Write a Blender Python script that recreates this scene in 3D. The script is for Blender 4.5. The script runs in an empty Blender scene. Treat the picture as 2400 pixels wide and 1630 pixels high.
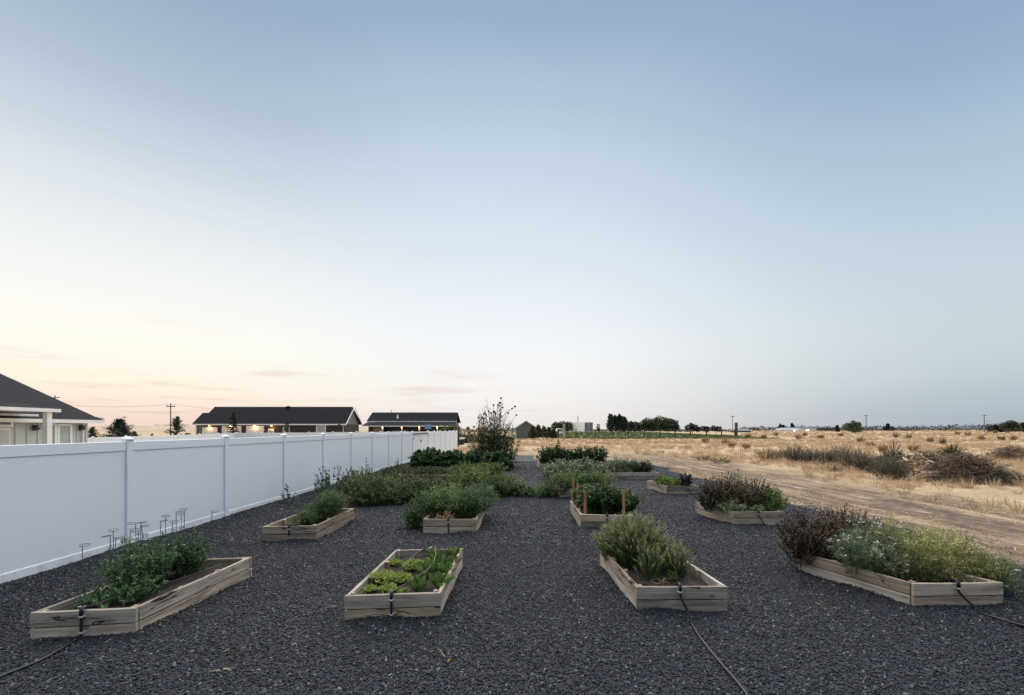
import bpy, bmesh, math, random
import numpy as np
from mathutils import Vector, Matrix

R = math.radians
scene = bpy.context.scene
rng = np.random.default_rng(11)
random.seed(5)

# ------------------------------------------------------------------ camera
FPX, HZ, EYE = 1020.0, 1006.0, 2.0          # focal length and horizon row measured on the photograph (2400 px wide)
cam_d = bpy.data.cameras.new("camera")
cam = bpy.data.objects.new("camera", cam_d)
scene.collection.objects.link(cam)
cam.location = (0, 0, EYE)
cam.rotation_euler = (R(90), 0, 0)
cam_d.sensor_width = 36.0
cam_d.lens = 36.0 * FPX / 2400.0
cam_d.shift_y = (HZ - 815.0) / 2400.0
cam_d.clip_start = 0.05
cam_d.clip_end = 12000
scene.camera = cam

# ------------------------------------------------------------------ dusk sky
def lin(c):
    return tuple((v / 12.92 if v <= 0.04045 else ((v + 0.055) / 1.055) ** 2.4) for v in [x / 255.0 for x in c])

world = bpy.data.worlds.new("World")
scene.world = world
world.use_nodes = True
wn, wl = world.node_tree.nodes, world.node_tree.links
wn.clear()

def N(nodes, t, **kw):
    n = nodes.new(t)
    for k, v in kw.items():
        setattr(n, k, v)
    return n

def ramp_set(node, stops, interp='LINEAR'):
    cr = node.color_ramp
    cr.interpolation = interp
    while len(cr.elements) > 1:
        cr.elements.remove(cr.elements[-1])
    cr.elements[0].position = stops[0][0]
    cr.elements[0].color = (*stops[0][1], 1)
    for p, c in stops[1:]:
        e = cr.elements.new(p)
        e.color = (*c, 1)

def wmath(op, a, b=None, c=None, clamp=False):
    n = N(wn, 'ShaderNodeMath', operation=op)
    n.use_clamp = clamp
    for i, v in enumerate((a, b, c)):
        if v is None:
            continue
        if hasattr(v, 'links') or hasattr(v, 'is_linked'):
            wl.new(v, n.inputs[i])
        else:
            n.inputs[i].default_value = v
    return n.outputs[0]

tc = N(wn, 'ShaderNodeTexCoord')
sep = N(wn, 'ShaderNodeSeparateXYZ')
wl.new(tc.outputs['Generated'], sep.inputs[0])
dx, dy, dz = sep.outputs
elev = wmath('DIVIDE', wmath('ARCSINE', dz), math.pi / 2, clamp=True)       # 0 horizon .. 1 zenith
hyp = wmath('SQRT', wmath('ADD', wmath('ADD', wmath('MULTIPLY', dx, dx), wmath('MULTIPLY', dy, dy)), 1e-5))
GA = R(60)                                                                   # the afterglow lies to the left of the view
gdot = wmath('DIVIDE', wmath('ADD', wmath('MULTIPLY', dx, -math.sin(GA)), wmath('MULTIPLY', dy, math.cos(GA))), hyp)

def sky_ramp(stops):
    n = N(wn, 'ShaderNodeValToRGB')
    ramp_set(n, [(e / 90.0, tuple(v * g for v in lin(c))) for e, c, g in stops], 'B_SPLINE')
    wl.new(elev, n.inputs[0])
    return n.outputs[0]

glow = sky_ramp([(0, (243, 212, 202), 1.0), (1.7, (250, 224, 209), 1.0), (3.9, (254, 239, 219), 1.04), (7.0, (255, 247, 232), 1.06),
                 (10, (253, 250, 243), 1.04), (14.4, (246, 248, 246), 1.0), (21, (229, 235, 239), 1), (27, (201, 211, 224), 1),
                 (33, (170, 189, 209), 1), (42, (146, 170, 198), 1), (90, (110, 138, 174), 1)])
mid = sky_ramp([(0, (238, 231, 228), 1), (2, (244, 239, 236), 1), (5.9, (248, 247, 245), 1), (9, (247, 248, 249), 1), (13, (242, 246, 250), 1),
                (21.7, (224, 233, 242), 1), (30.7, (202, 217, 233), 1), (38.3, (174, 196, 218), 1), (44.6, (148, 173, 202), 1),
                (55, (128, 155, 188), 1), (90, (110, 138, 174), 1)])
dusk = sky_ramp([(0, (168, 178, 188), 1), (2.5, (180, 192, 200), 1), (5, (193, 205, 212), 1), (9, (204, 215, 220), 1), (14.4, (198, 213, 223), 1),
                 (21, (181, 202, 218), 1), (27, (163, 188, 212), 1), (32.6, (144, 171, 201), 1), (45, (126, 153, 187), 1), (90, (110, 138, 174), 1)])

def wmix(f, a, b):
    n = N(wn, 'ShaderNodeMix', data_type='RGBA')
    n.clamp_factor = True
    if hasattr(f, 'links'):
        wl.new(f, n.inputs[0])
    else:
        n.inputs[0].default_value = f
    wl.new(a, n.inputs[6])
    if hasattr(b, 'links'):
        wl.new(b, n.inputs[7])
    else:
        n.inputs[7].default_value = (*b, 1)
    return n.outputs[2]

def wrange(v, a, b):
    n = N(wn, 'ShaderNodeMapRange', interpolation_type='SMOOTHERSTEP')
    wl.new(v, n.inputs[0])
    n.inputs[1].default_value = a
    n.inputs[2].default_value = b
    return n.outputs[0]

f1 = wrange(gdot, -0.48, 0.60)
f2 = wrange(gdot, 0.55, 1.02)
sky_col = wmix(f2, wmix(f1, dusk, mid), glow)
# thin pink-grey cloud streaks low over the afterglow: a gnomonic cloud layer, so that they lie flat overhead
inv = wmath('DIVIDE', 1.0, wmath('MAXIMUM', wmath('ADD', dz, 0.03), 0.02))
cmb = N(wn, 'ShaderNodeCombineXYZ')
wl.new(wmath('MULTIPLY', wmath('ADD', wmath('MULTIPLY', dx, 0.8), wmath('MULTIPLY', dy, 0.55)), inv), cmb.inputs[0])
wl.new(wmath('MULTIPLY', wmath('ADD', wmath('MULTIPLY', dx, -0.55), wmath('MULTIPLY', dy, 0.8)), inv), cmb.inputs[1])
cn = N(wn, 'ShaderNodeTexNoise')
cn.inputs['Scale'].default_value = 0.42
cn.inputs['Detail'].default_value = 5
cn.inputs['Roughness'].default_value = 0.5
wl.new(cmb.outputs[0], cn.inputs['Vector'])
cl = wrange(cn.outputs[0], 0.50, 0.68)
band = wmath('MULTIPLY', wrange(elev, 0.17, 0.05), wrange(elev, 0.004, 0.02))
clf = wmath('MULTIPLY', wmath('MULTIPLY', cl, band), wmath('MULTIPLY', wrange(gdot, 0.2, 0.9), 0.42))
sky_col = wmix(clf, sky_col, lin((222, 190, 182)))
bg = N(wn, 'ShaderNodeBackground')
bg.inputs[1].default_value = 1.0
wl.new(sky_col, bg.inputs[0])
wo = N(wn, 'ShaderNodeOutputWorld')
wl.new(bg.outputs[0], wo.inputs[0])

# ------------------------------------------------------------------ the soft warm light of the afterglow, a very wide source high ahead
sun_d = bpy.data.lights.new("sky_light", 'SUN')
sun_d.energy = 4.2
sun_d.angle = R(104)
sun_d.color = (1.0, 0.95, 0.89)
sun = bpy.data.objects.new("sky_light", sun_d)
scene.collection.objects.link(sun)
sun.rotation_euler = Vector((0.04, -0.48, -0.86)).to_track_quat('-Z', 'Y').to_euler()

vs = scene.view_settings
vs.view_transform = 'Standard'
vs.look = 'None'
vs.exposure = 0.0
vs.gamma = 1.0
vs.use_curve_mapping = False
scene.cycles.use_denoising = True
scene.cycles.max_bounces = 6
scene.cycles.transparent_max_bounces = 6
scene.cycles.caustics_reflective = False
scene.cycles.caustics_refractive = False

# ------------------------------------------------------------------ helpers
COL = scene.collection

def spot(px, py, h=0.0):
    """the point at height h that the photograph shows at (px, py)"""
    y = FPX * (EYE - h) / (py - HZ)
    return ((px - 1200.0) * y / FPX, y)

def wx(px, y):
    return (px - 1200.0) * y / FPX

def hz(py, y):
    return EYE + (HZ - py) * y / FPX

def link(o, parent=None):
    COL.objects.link(o)
    if parent is not None:
        o.parent = parent
    return o

def thing(name, label, cat, loc=(0, 0, 0), rz=0.0, group=None):
    o = bpy.data.objects.new(name, None)
    o.empty_display_size = 0.2
    link(o)
    o.location = loc
    o.rotation_euler = (0, 0, rz)
    o['label'] = label
    o['category'] = cat
    if group:
        o['group'] = group
    return o

def tag(o, label, cat, group=None):
    o['label'] = label
    o['category'] = cat
    if group:
        o['group'] = group
    return o

class MB:
    def __init__(s):
        s.v, s.f = [], []

    def add(s, vs, fs):
        n = len(s.v)
        s.v += [tuple(p) for p in vs]
        s.f += [tuple(i + n for i in f) for f in fs]
        return s

    def box(s, x0, x1, y0, y1, z0, z1):
        return s.add([(x0, y0, z0), (x1, y0, z0), (x1, y1, z0), (x0, y1, z0), (x0, y0, z1), (x1, y0, z1), (x1, y1, z1), (x0, y1, z1)],
                     [(3, 2, 1, 0), (4, 5, 6, 7), (0, 1, 5, 4), (1, 2, 6, 5), (2, 3, 7, 6), (3, 0, 4, 7)])

    def prism(s, poly, axis, a, b):
        """poly: list of 2-D points; axis 'x' extrudes (y,z) outlines along x, 'y' extrudes (x,z), 'z' extrudes (x,y)"""
        def at(p, t):
            return {'x': (t, p[0], p[1]), 'y': (p[0], t, p[1]), 'z': (p[0], p[1], t)}[axis]
        n = len(poly)
        return s.add([at(p, a) for p in poly] + [at(p, b) for p in poly],
                     [tuple(range(n))[::-1], tuple(range(n, 2 * n))] + [(i, (i + 1) % n, n + (i + 1) % n, n + i) for i in range(n)])

    def tube(s, pts, r, n=6, cap=True):
        pts = [Vector(p) for p in pts]
        rs = r if isinstance(r, (list, tuple)) else [r] * len(pts)
        base = len(s.v)
        up = Vector((0, 0, 1))
        prev = None
        for i, p in enumerate(pts):
            d = (pts[min(i + 1, len(pts) - 1)] - pts[max(i - 1, 0)]).normalized()
            if prev is None:
                a = d.cross(up if abs(d.z) < 0.9 else Vector((1, 0, 0))).normalized()
            else:
                a = (prev - d * prev.dot(d)).normalized()
            prev = a
            b = d.cross(a)
            for k in range(n):
                t = 2 * math.pi * k / n
                q = p + (a * math.cos(t) + b * math.sin(t)) * rs[i]
                s.v.append(tuple(q))
        for i in range(len(pts) - 1):
            for k in range(n):
                s.f.append((base + i * n + k, base + i * n + (k + 1) % n, base + (i + 1) * n + (k + 1) % n, base + (i + 1) * n + k))
        if cap:
            s.f.append(tuple(base + k for k in range(n))[::-1])
            s.f.append(tuple(base + (len(pts) - 1) * n + k for k in range(n)))
        return s

    def ring(s, c, rad, r, normal=(0, 0, 1), n=14, m=5, a0=0.0, a1=2 * math.pi):
        nv = Vector(normal).normalized()
        q = nv.to_track_quat('Z', 'Y').to_matrix()
        pts = []
        for k in range(n + 1):
            t = a0 + (a1 - a0) * k / n
            pts.append(Vector(c) + q @ Vector((math.cos(t) * rad, math.sin(t) * rad, 0)))
        return s.tube(pts, r, m)

    def mesh(s, name, m, smooth=False, bevel=0.0):
        me = bpy.data.meshes.new(name)
        me.from_pydata(s.v, [], s.f)
        if bevel:
            bm = bmesh.new()
            bm.from_mesh(me)
            bmesh.ops.bevel(bm, geom=bm.edges[:], offset=bevel, segments=1, affect='EDGES', profile=0.5)
            bm.to_mesh(me)
            bm.free()
        if m is not None:
            me.materials.append(m)
        if smooth:
            me.polygons.foreach_set('use_smooth', [True] * len(me.polygons))
        me.update()
        return me

    def build(s, name, m, parent=None, smooth=False, bevel=0.0, loc=None, rot=None):
        o = bpy.data.objects.new(name, s.mesh(name, m, smooth, bevel))
        link(o, parent)
        if loc is not None:
            o.location = loc
        if rot is not None:
            o.rotation_euler = rot
        return o

def inst(name, me, parent=None, loc=(0, 0, 0), rot=(0, 0, 0), scale=None):
    o = bpy.data.objects.new(name, me)
    link(o, parent)
    o.location = loc
    o.rotation_euler = rot
    if scale is not None:
        o.scale = scale if isinstance(scale, (tuple, list)) else (scale,) * 3
    return o

# ------------------------------------------------------------------ materials
def mat_new(name):
    m = bpy.data.materials.new(name)
    m.use_nodes = True
    nt = m.node_tree
    nt.nodes.clear()
    out = nt.nodes.new('ShaderNodeOutputMaterial')
    bs = nt.nodes.new('ShaderNodeBsdfPrincipled')
    nt.links.new(bs.outputs[0], out.inputs[0])
    return m, nt, nt.nodes, nt.links, bs, out

def noise(nodes, links, vec, scale, detail=3, rough=0.55, dist=0.0):
    n = nodes.new('ShaderNodeTexNoise')
    n.inputs['Scale'].default_value = scale
    n.inputs['Detail'].default_value = detail
    n.inputs['Roughness'].default_value = rough
    n.inputs['Distortion'].default_value = dist
    if vec is not None:
        links.new(vec, n.inputs['Vector'])
    return n.outputs[0]

def ramp(nodes, links, fac, stops, interp='LINEAR'):
    n = nodes.new('ShaderNodeValToRGB')
    ramp_set(n, stops, interp)
    links.new(fac, n.inputs[0])
    return n.outputs[0]

def mixc(nodes, links, f, a, b, blend='MIX'):
    n = nodes.new('ShaderNodeMix')
    n.data_type = 'RGBA'
    n.blend_type = blend
    for sock, v in ((n.inputs[0], f), (n.inputs[6], a), (n.inputs[7], b)):
        if hasattr(v, 'links'):
            links.new(v, sock)
        elif isinstance(v, (int, float)):
            sock.default_value = v
        else:
            sock.default_value = (*v, 1)
    return n.outputs[2]

def mathn(nodes, links, op, a, b=None, clamp=False):
    n = nodes.new('ShaderNodeMath')
    n.operation = op
    n.use_clamp = clamp
    for i, v in enumerate((a, b)):
        if v is None:
            continue
        if hasattr(v, 'links'):
            links.new(v, n.inputs[i])
        else:
            n.inputs[i].default_value = v
    return n.outputs[0]

def rangen(nodes, links, v, a, b, c=0.0, d=1.0):
    n = nodes.new('ShaderNodeMapRange')
    n.interpolation_type = 'SMOOTHSTEP'
    links.new(v, n.inputs[0])
    for i, x in enumerate((a, b, c, d)):
        n.inputs[i + 1].default_value = x
    return n.outputs[0]

def mapping(nodes, links, vec, scale, loc=None):
    n = nodes.new('ShaderNodeMapping')
    n.inputs['Scale'].default_value = scale
    links.new(vec, n.inputs['Vector'])
    if loc is not None:
        links.new(loc, n.inputs['Location'])
    return n.outputs[0]

def bump(nodes, links, h, strength, dist, bs):
    n = nodes.new('ShaderNodeBump')
    n.inputs['Strength'].default_value = strength
    n.inputs['Distance'].default_value = dist
    links.new(h, n.inputs['Height'])
    links.new(n.outputs[0], bs.inputs['Normal'])

def plain(name, col, rough=0.6, var=0.15, scale=6.0, metal=0.0, bmp=0.0, spec=0.5):
    """a single-coloured surface with a little blotchy wear"""
    m, nt, nd, lk, bs, out = mat_new(name)
    t = nd.new('ShaderNodeTexCoord')
    f = noise(nd, lk, t.outputs['Object'], scale, 5)
    c = ramp(nd, lk, f, [(0.3, tuple(v * (1 - var) for v in col)), (0.7, tuple(min(1, v * (1 + var)) for v in col))])
    lk.new(c, bs.inputs['Base Color'])
    bs.inputs['Roughness'].default_value = rough
    bs.inputs['Metallic'].default_value = metal
    bs.inputs['Specular IOR Level'].default_value = spec
    if bmp:
        bump(nd, lk, noise(nd, lk, t.outputs['Object'], scale * 12, 4), bmp, 0.01, bs)
    return m

def leafm(name, a, b, rough=0.6, trans=0.3, c=None, gain=None):
    """foliage: each leaf carries its own tint between colours a and b (and c)"""
    m, nt, nd, lk, bs, out = mat_new(name)
    at = nd.new('ShaderNodeAttribute')
    at.attribute_name = 'tint'
    if gain is None:
        gain = 1.0 if max(b) > 0.3 else 1.75
    a, b, c = [None if q is None else tuple(min(.85, v * gain) for v in q) for q in (a, b, c)]
    st = [(0.0, a), (1.0, b)] if c is None else [(0.0, a), (0.62, b), (1.0, c)]
    col = ramp(nd, lk, at.outputs['Fac'], st)
    lk.new(col, bs.inputs['Base Color'])
    bs.inputs['Roughness'].default_value = rough
    bs.inputs['Specular IOR Level'].default_value = 0.3
    if trans:
        tr = nd.new('ShaderNodeBsdfTranslucent')
        lk.new(col, tr.inputs[0])
        mx = nd.new('ShaderNodeMixShader')
        mx.inputs[0].default_value = trans
        lk.new(bs.outputs[0], mx.inputs[1])
        lk.new(tr.outputs[0], mx.inputs[2])
        lk.new(mx.outputs[0], out.inputs[0])
    return m

def wood(name, light, dark, crack=0.5):
    """weathered board: grain and splits run along the board's own x axis"""
    m, nt, nd, lk, bs, out = mat_new(name)
    t = nd.new('ShaderNodeTexCoord')
    oi = nd.new('ShaderNodeObjectInfo')
    off = nd.new('ShaderNodeCombineXYZ')
    lk.new(mathn(nd, lk, 'MULTIPLY', oi.outputs['Random'], 37.0), off.inputs[0])
    lk.new(mathn(nd, lk, 'MULTIPLY', oi.outputs['Random'], 91.0), off.inputs[2])
    gr = noise(nd, lk, mapping(nd, lk, t.outputs['Object'], (1.6, 34, 34), off.outputs[0]), 1.0, 6, 0.65, 0.4)
    blot = noise(nd, lk, mapping(nd, lk, t.outputs['Object'], (2.2, 6, 6), off.outputs[0]), 1.0, 3)
    base = ramp(nd, lk, gr, [(0.28, dark), (0.5, tuple((p + q) / 2 for p, q in zip(dark, light))), (0.72, light)])
    base = mixc(nd, lk, mathn(nd, lk, 'MULTIPLY', rangen(nd, lk, blot, 0.45, 0.7), 0.45), base, tuple(v * 0.6 for v in dark))
    tone = mathn(nd, lk, 'ADD', mathn(nd, lk, 'MULTIPLY', oi.outputs['Random'], 0.55), 0.66)
    tn = nd.new('ShaderNodeVectorMath')
    tn.operation = 'SCALE'
    lk.new(base, tn.inputs[0])
    lk.new(tone, tn.inputs['Scale'])
    rnd1 = mathn(nd, lk, 'FRACT', mathn(nd, lk, 'MULTIPLY', oi.outputs['Random'], 13.7))
    # knots
    vo = nd.new('ShaderNodeTexVoronoi')
    vo.inputs['Scale'].default_value = 1.0
    lk.new(mapping(nd, lk, t.outputs['Object'], (2.6, 5.0, 5.0), off.outputs[0]), vo.inputs['Vector'])
    kn = rangen(nd, lk, vo.outputs['Distance'], 0.13, 0.05)
    hue = rangen(nd, lk, rnd1, 0.2, 0.8)
    tinted = mixc(nd, lk, 1.0, tn.outputs[0], mixc(nd, lk, hue, (1.08, 0.95, 0.82), (0.97, 0.96, 0.95)), 'MULTIPLY')
    col = mixc(nd, lk, mathn(nd, lk, 'MULTIPLY', kn, 0.6), tinted, (0.05, 0.035, 0.028))
    # splits: a wandering thin dark line
    w = noise(nd, lk, mapping(nd, lk, t.outputs['Object'], (1.3, 8, 8), off.outputs[0]), 1.0, 3, 0.5, 0.9)
    sp = mathn(nd, lk, 'ABSOLUTE', mathn(nd, lk, 'SUBTRACT', w, 0.5))
    sp = rangen(nd, lk, sp, 0.022, 0.008)
    gate = rangen(nd, lk, noise(nd, lk, mapping(nd, lk, t.outputs['Object'], (1.3, 5, 5), off.outputs[0]), 1.0, 1), 0.5, 0.56)
    rnd2 = mathn(nd, lk, 'FRACT', mathn(nd, lk, 'MULTIPLY', oi.outputs['Random'], 7.31))
    gate = mathn(nd, lk, 'MULTIPLY', gate, rangen(nd, lk, rnd2, 0.3, 0.75, 0.05, 1.0))
    sp = mathn(nd, lk, 'MULTIPLY', mathn(nd, lk, 'MULTIPLY', sp, gate), crack)
    col = mixc(nd, lk, sp, col, (0.018, 0.014, 0.013))
    lk.new(col, bs.inputs['Base Color'])
    bs.inputs['Roughness'].default_value = 0.85
    bs.inputs['Specular IOR Level'].default_value = 0.2
    bump(nd, lk, mathn(nd, lk, 'SUBTRACT', gr, mathn(nd, lk, 'MULTIPLY', sp, 2.0)), 0.5, 0.006, bs)
    return m

def lamp_mat(name, col, s):
    m, nt, nd, lk, bs, out = mat_new(name)
    bs.inputs['Base Color'].default_value = (*col, 1)
    bs.inputs['Emission Color'].default_value = (*col, 1)
    bs.inputs['Emission Strength'].default_value = s
    return m

M = {}
m, nt, nd, lk, bs, out = mat_new('white_vinyl')
t = nd.new('ShaderNodeTexCoord')
gp = nd.new('ShaderNodeNewGeometry')
sz_ = nd.new('ShaderNodeSeparateXYZ')
lk.new(gp.outputs['Position'], sz_.inputs[0])
c = ramp(nd, lk, noise(nd, lk, gp.outputs['Position'], 0.6, 4), [(0.3, (0.75, 0.785, 0.835)), (0.7, (0.80, 0.83, 0.875))])
spl = mathn(nd, lk, 'MULTIPLY', rangen(nd, lk, noise(nd, lk, gp.outputs['Position'], 5.0, 6, 0.75), 0.46, 0.7), rangen(nd, lk, mathn(nd, lk, 'ADD', sz_.outputs[2], mathn(nd, lk, 'MULTIPLY', noise(nd, lk, gp.outputs['Position'], 1.3, 3), 0.3)), 0.5, 0.14))
c = mixc(nd, lk, mathn(nd, lk, 'MULTIPLY', spl, 0.5), c, (0.33, 0.29, 0.25))
lk.new(c, bs.inputs['Base Color'])
bs.inputs['Roughness'].default_value = 0.4
M['vinyl'] = m
M['white_trim'] = plain('white_trim', (0.78, 0.78, 0.76), 0.5, 0.04, 3)
M['siding'] = plain('white_siding', (0.47, 0.50, 0.50), 0.6, 0.05, 3)
M['shingle'] = plain('dark_shingle', (0.011, 0.011, 0.0145), 0.85, 0.35, 9, bmp=0.5, spec=0.2)
M['dark_wall'] = plain('dark_siding', (0.055, 0.049, 0.045), 0.75, 0.1, 4, spec=0.2)
M['grey_wall'] = plain('grey_siding', (0.13, 0.14, 0.15), 0.75, 0.1, 4)
M['sage_wall'] = plain('sage_siding', (0.13, 0.14, 0.125), 0.75, 0.1, 3)
M['beige'] = plain('beige_panel', (0.34, 0.28, 0.24), 0.7, 0.1, 3)
M['door_white'] = plain('white_door', (0.72, 0.70, 0.68), 0.5, 0.03, 3)
M['black'] = plain('black_plastic', (0.012, 0.012, 0.014), 0.45, 0.2, 8)
M['black_metal'] = plain('black_metal', (0.02, 0.022, 0.026), 0.5, 0.2, 8)
M['blue_metal'] = plain('blue_grey_wire', (0.06, 0.085, 0.12), 0.5, 0.2, 8)
M['clamp'] = plain('pale_clamp', (0.62, 0.62, 0.6), 0.4, 0.1, 20)
M['glass'] = plain('window_glass', (0.16, 0.2, 0.19), 0.08, 0.15, 2)
M['glass_pale'] = plain('curtained_glass', (0.36, 0.42, 0.40), 0.12, 0.1, 3)
M['pole'] = plain('weathered_pole', (0.10, 0.075, 0.06), 0.85, 0.2, 5)
M['pole_far'] = plain('grey_pole', (0.16, 0.15, 0.16), 0.85, 0.2, 5)
M['blue_panel'] = plain('blue_panel', (0.12, 0.27, 0.42), 0.5, 0.06, 2)
M['trailer_white'] = plain('trailer_white', (0.9, 0.89, 0.87), 0.4, 0.04, 1)
M['trailer_grey'] = plain('trailer_grey', (0.23, 0.23, 0.24), 0.5, 0.2, 1.5)
M['bulb'] = lamp_mat('warm_bulb', (1.0, 0.62, 0.28), 9.0)
M['bulb_far'] = lamp_mat('pale_bulb', (1.0, 0.9, 0.72), 7.0)
M['board'] = wood('weathered_board', (0.60, 0.53, 0.45), (0.20, 0.16, 0.128), 1.0)
M['stake_new'] = wood('fresh_stake', (0.66, 0.40, 0.22), (0.46, 0.26, 0.13), 0.2)
M['stick'] = wood('bleached_stick', (0.56, 0.46, 0.35), (0.33, 0.25, 0.18), 0.3)
M['bark'] = plain('bark', (0.07, 0.052, 0.04), 0.9, 0.3, 9)
M['stem_green'] = plain('green_stem', (0.075, 0.11, 0.04), 0.6, 0.2, 9)
M['stem_dry'] = plain('dry_stem', (0.26, 0.19, 0.11), 0.8, 0.25, 9)
M['stem_dark'] = plain('dark_stem', (0.06, 0.05, 0.035), 0.8, 0.25, 9)

# soil
m, nt, nd, lk, bs, out = mat_new('garden_soil')
t = nd.new('ShaderNodeTexCoord')
f = noise(nd, lk, t.outputs['Object'], 26, 6, 0.7)
lk.new(ramp(nd, lk, f, [(0.3, (0.016, 0.009, 0.007)), (0.55, (0.045, 0.028, 0.021)), (0.75, (0.11, 0.078, 0.06))]), bs.inputs['Base Color'])
bs.inputs['Roughness'].default_value = 0.95
bump(nd, lk, noise(nd, lk, t.outputs['Object'], 60, 6, 0.7), 0.9, 0.02, bs)
M['soil'] = m

# crushed stone, one tone per piece
m, nt, nd, lk, bs, out = mat_new('crushed_stone')
oi = nd.new('ShaderNodeObjectInfo')
t = nd.new('ShaderNodeTexCoord')
c = ramp(nd, lk, oi.outputs['Random'], [(0.0, (0.002, 0.0025, 0.005)), (0.5, (0.0066, 0.0085, 0.0155)), (0.82, (0.017, 0.0205, 0.032)), (0.945, (0.042, 0.046, 0.060)), (1.0, (0.33, 0.32, 0.32))])
c = mixc(nd, lk, 0.35, c, ramp(nd, lk, noise(nd, lk, t.outputs['Object'], 1.6, 4), [(0.35, (0.003, 0.0038, 0.0075)), (0.7, (0.024, 0.028, 0.041))]))
gp = nd.new('ShaderNodeNewGeometry')
dust = rangen(nd, lk, noise(nd, lk, gp.outputs['Position'], 0.62, 5, 0.65), 0.52, 0.72)
c = mixc(nd, lk, mathn(nd, lk, 'MULTIPLY', dust, 0.36), c, (0.085, 0.078, 0.07))
lk.new(c, bs.inputs['Base Color'])
bs.inputs['Roughness'].default_value = 0.62
bs.inputs['Specular IOR Level'].default_value = 0.45
M['stone'] = m

# the gravel bed under and beyond the single stones
m, nt, nd, lk, bs, out = mat_new('gravel_bed')
g = nd.new('ShaderNodeNewGeometry')
vo = nd.new('ShaderNodeTexVoronoi')
vo.inputs['Scale'].default_value = 46
vo.inputs['Randomness'].default_value = 1.0
lk.new(g.outputs['Position'], vo.inputs['Vector'])
sepc = nd.new('ShaderNodeSeparateColor')
lk.new(vo.outputs['Color'], sepc.inputs[0])
c = ramp(nd, lk, sepc.outputs[0], [(0.0, (0.003, 0.004, 0.007)), (0.5, (0.008, 0.0102, 0.0175)), (0.88, (0.018, 0.0215, 0.033)), (0.965, (0.045, 0.049, 0.060)), (1.0, (0.20, 0.19, 0.19))])
big = noise(nd, lk, g.outputs['Position'], 0.5, 5, 0.6)
c = mixc(nd, lk, mathn(nd, lk, 'MULTIPLY', rangen(nd, lk, big, 0.5, 0.75), 0.25), c, (0.06, 0.057, 0.055))
lk.new(c, bs.inputs['Base Color'])
bs.inputs['Roughness'].default_value = 0.75
bump(nd, lk, mathn(nd, lk, 'SUBTRACT', sepc.outputs[1], vo.outputs['Distance']), 1.0, 0.02, bs)
M['gravel'] = m

# field: straw, dirt track, stubble
m, nt, nd, lk, bs, out = mat_new('dry_field')
g = nd.new('ShaderNodeNewGeometry')
sx = nd.new('ShaderNodeSeparateXYZ')
lk.new(g.outputs['Position'], sx.inputs[0])
n1 = noise(nd, lk, g.outputs['Position'], 0.35, 6, 0.6)
n2 = noise(nd, lk, g.outputs['Position'], 5.0, 6, 0.7)
n3 = noise(nd, lk, mapping(nd, lk, g.outputs['Position'], (2.6, 0.22, 1)), 1.0, 6, 0.65, 0.3)
straw = ramp(nd, lk, n2, [(0.25, (0.30, 0.20, 0.115)), (0.5, (0.52, 0.38, 0.23)), (0.75, (0.68, 0.53, 0.36))])
straw = mixc(nd, lk, mathn(nd, lk, 'MULTIPLY', rangen(nd, lk, n1, 0.5, 0.75), 0.5), straw, (0.33, 0.22, 0.13))
dirt = ramp(nd, lk, n3, [(0.30, (0.085, 0.062, 0.048)), (0.49, (0.175, 0.122, 0.086)), (0.58, (0.34, 0.25, 0.17)), (0.74, (0.55, 0.43, 0.29))])
dirt = mixc(nd, lk, 0.45, dirt, ramp(nd, lk, n2, [(0.3, (0.06, 0.045, 0.035)), (0.52, (0.17, 0.128, 0.095)), (0.7, (0.46, 0.37, 0.27))]))
dirt = mixc(nd, lk, mathn(nd, lk, 'MULTIPLY', rangen(nd, lk, noise(nd, lk, mapping(nd, lk, g.outputs['Position'], (1.3, 0.45, 1)), 1.0, 6, 0.7), 0.5, 0.62), 0.6), dirt, straw)
dirt = mixc(nd, lk, mathn(nd, lk, 'MULTIPLY', rangen(nd, lk, noise(nd, lk, mapping(nd, lk, g.outputs['Position'], (0.9, 0.3, 1)), 1.7, 5, 0.7), 0.5, 0.66), 0.55), dirt, (0.095, 0.07, 0.053))
wob = mathn(nd, lk, 'MULTIPLY', mathn(nd, lk, 'SUBTRACT', n1, 0.5), 5.0)
xx = mathn(nd, lk, 'ADD', sx.outputs[0], wob)
xx = mathn(nd, lk, 'ADD', xx, mathn(nd, lk, 'MULTIPLY', mathn(nd, lk, 'SUBTRACT', n3, 0.5), 4.0))
xx = mathn(nd, lk, 'ADD', xx, mathn(nd, lk, 'MULTIPLY', mathn(nd, lk, 'SUBTRACT', n2, 0.5), 3.0))
trk = mathn(nd, lk, 'MULTIPLY', rangen(nd, lk, xx, 14.6, 10.8), rangen(nd, lk, xx, -7.0, -4.0))
trk = mathn(nd, lk, 'MULTIPLY', trk, rangen(nd, lk, sx.outputs[1], 44.0, 26.0))
c = mixc(nd, lk, trk, straw, dirt)
bare = mathn(nd, lk, 'MULTIPLY', rangen(nd, lk, noise(nd, lk, g.outputs['Position'], 0.12, 5, 0.6), 0.52, 0.7), 0.5)
c = mixc(nd, lk, bare, c, (0.27, 0.185, 0.125))
lk.new(c, bs.inputs['Base Color'])
bs.inputs['Roughness'].default_value = 0.95
bs.inputs['Specular IOR Level'].default_value = 0.1
bump(nd, lk, mathn(nd, lk, 'ADD', n2, mathn(nd, lk, 'MULTIPLY', n3, 0.6)), 0.8, 0.05, bs)
M['field'] = m

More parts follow.
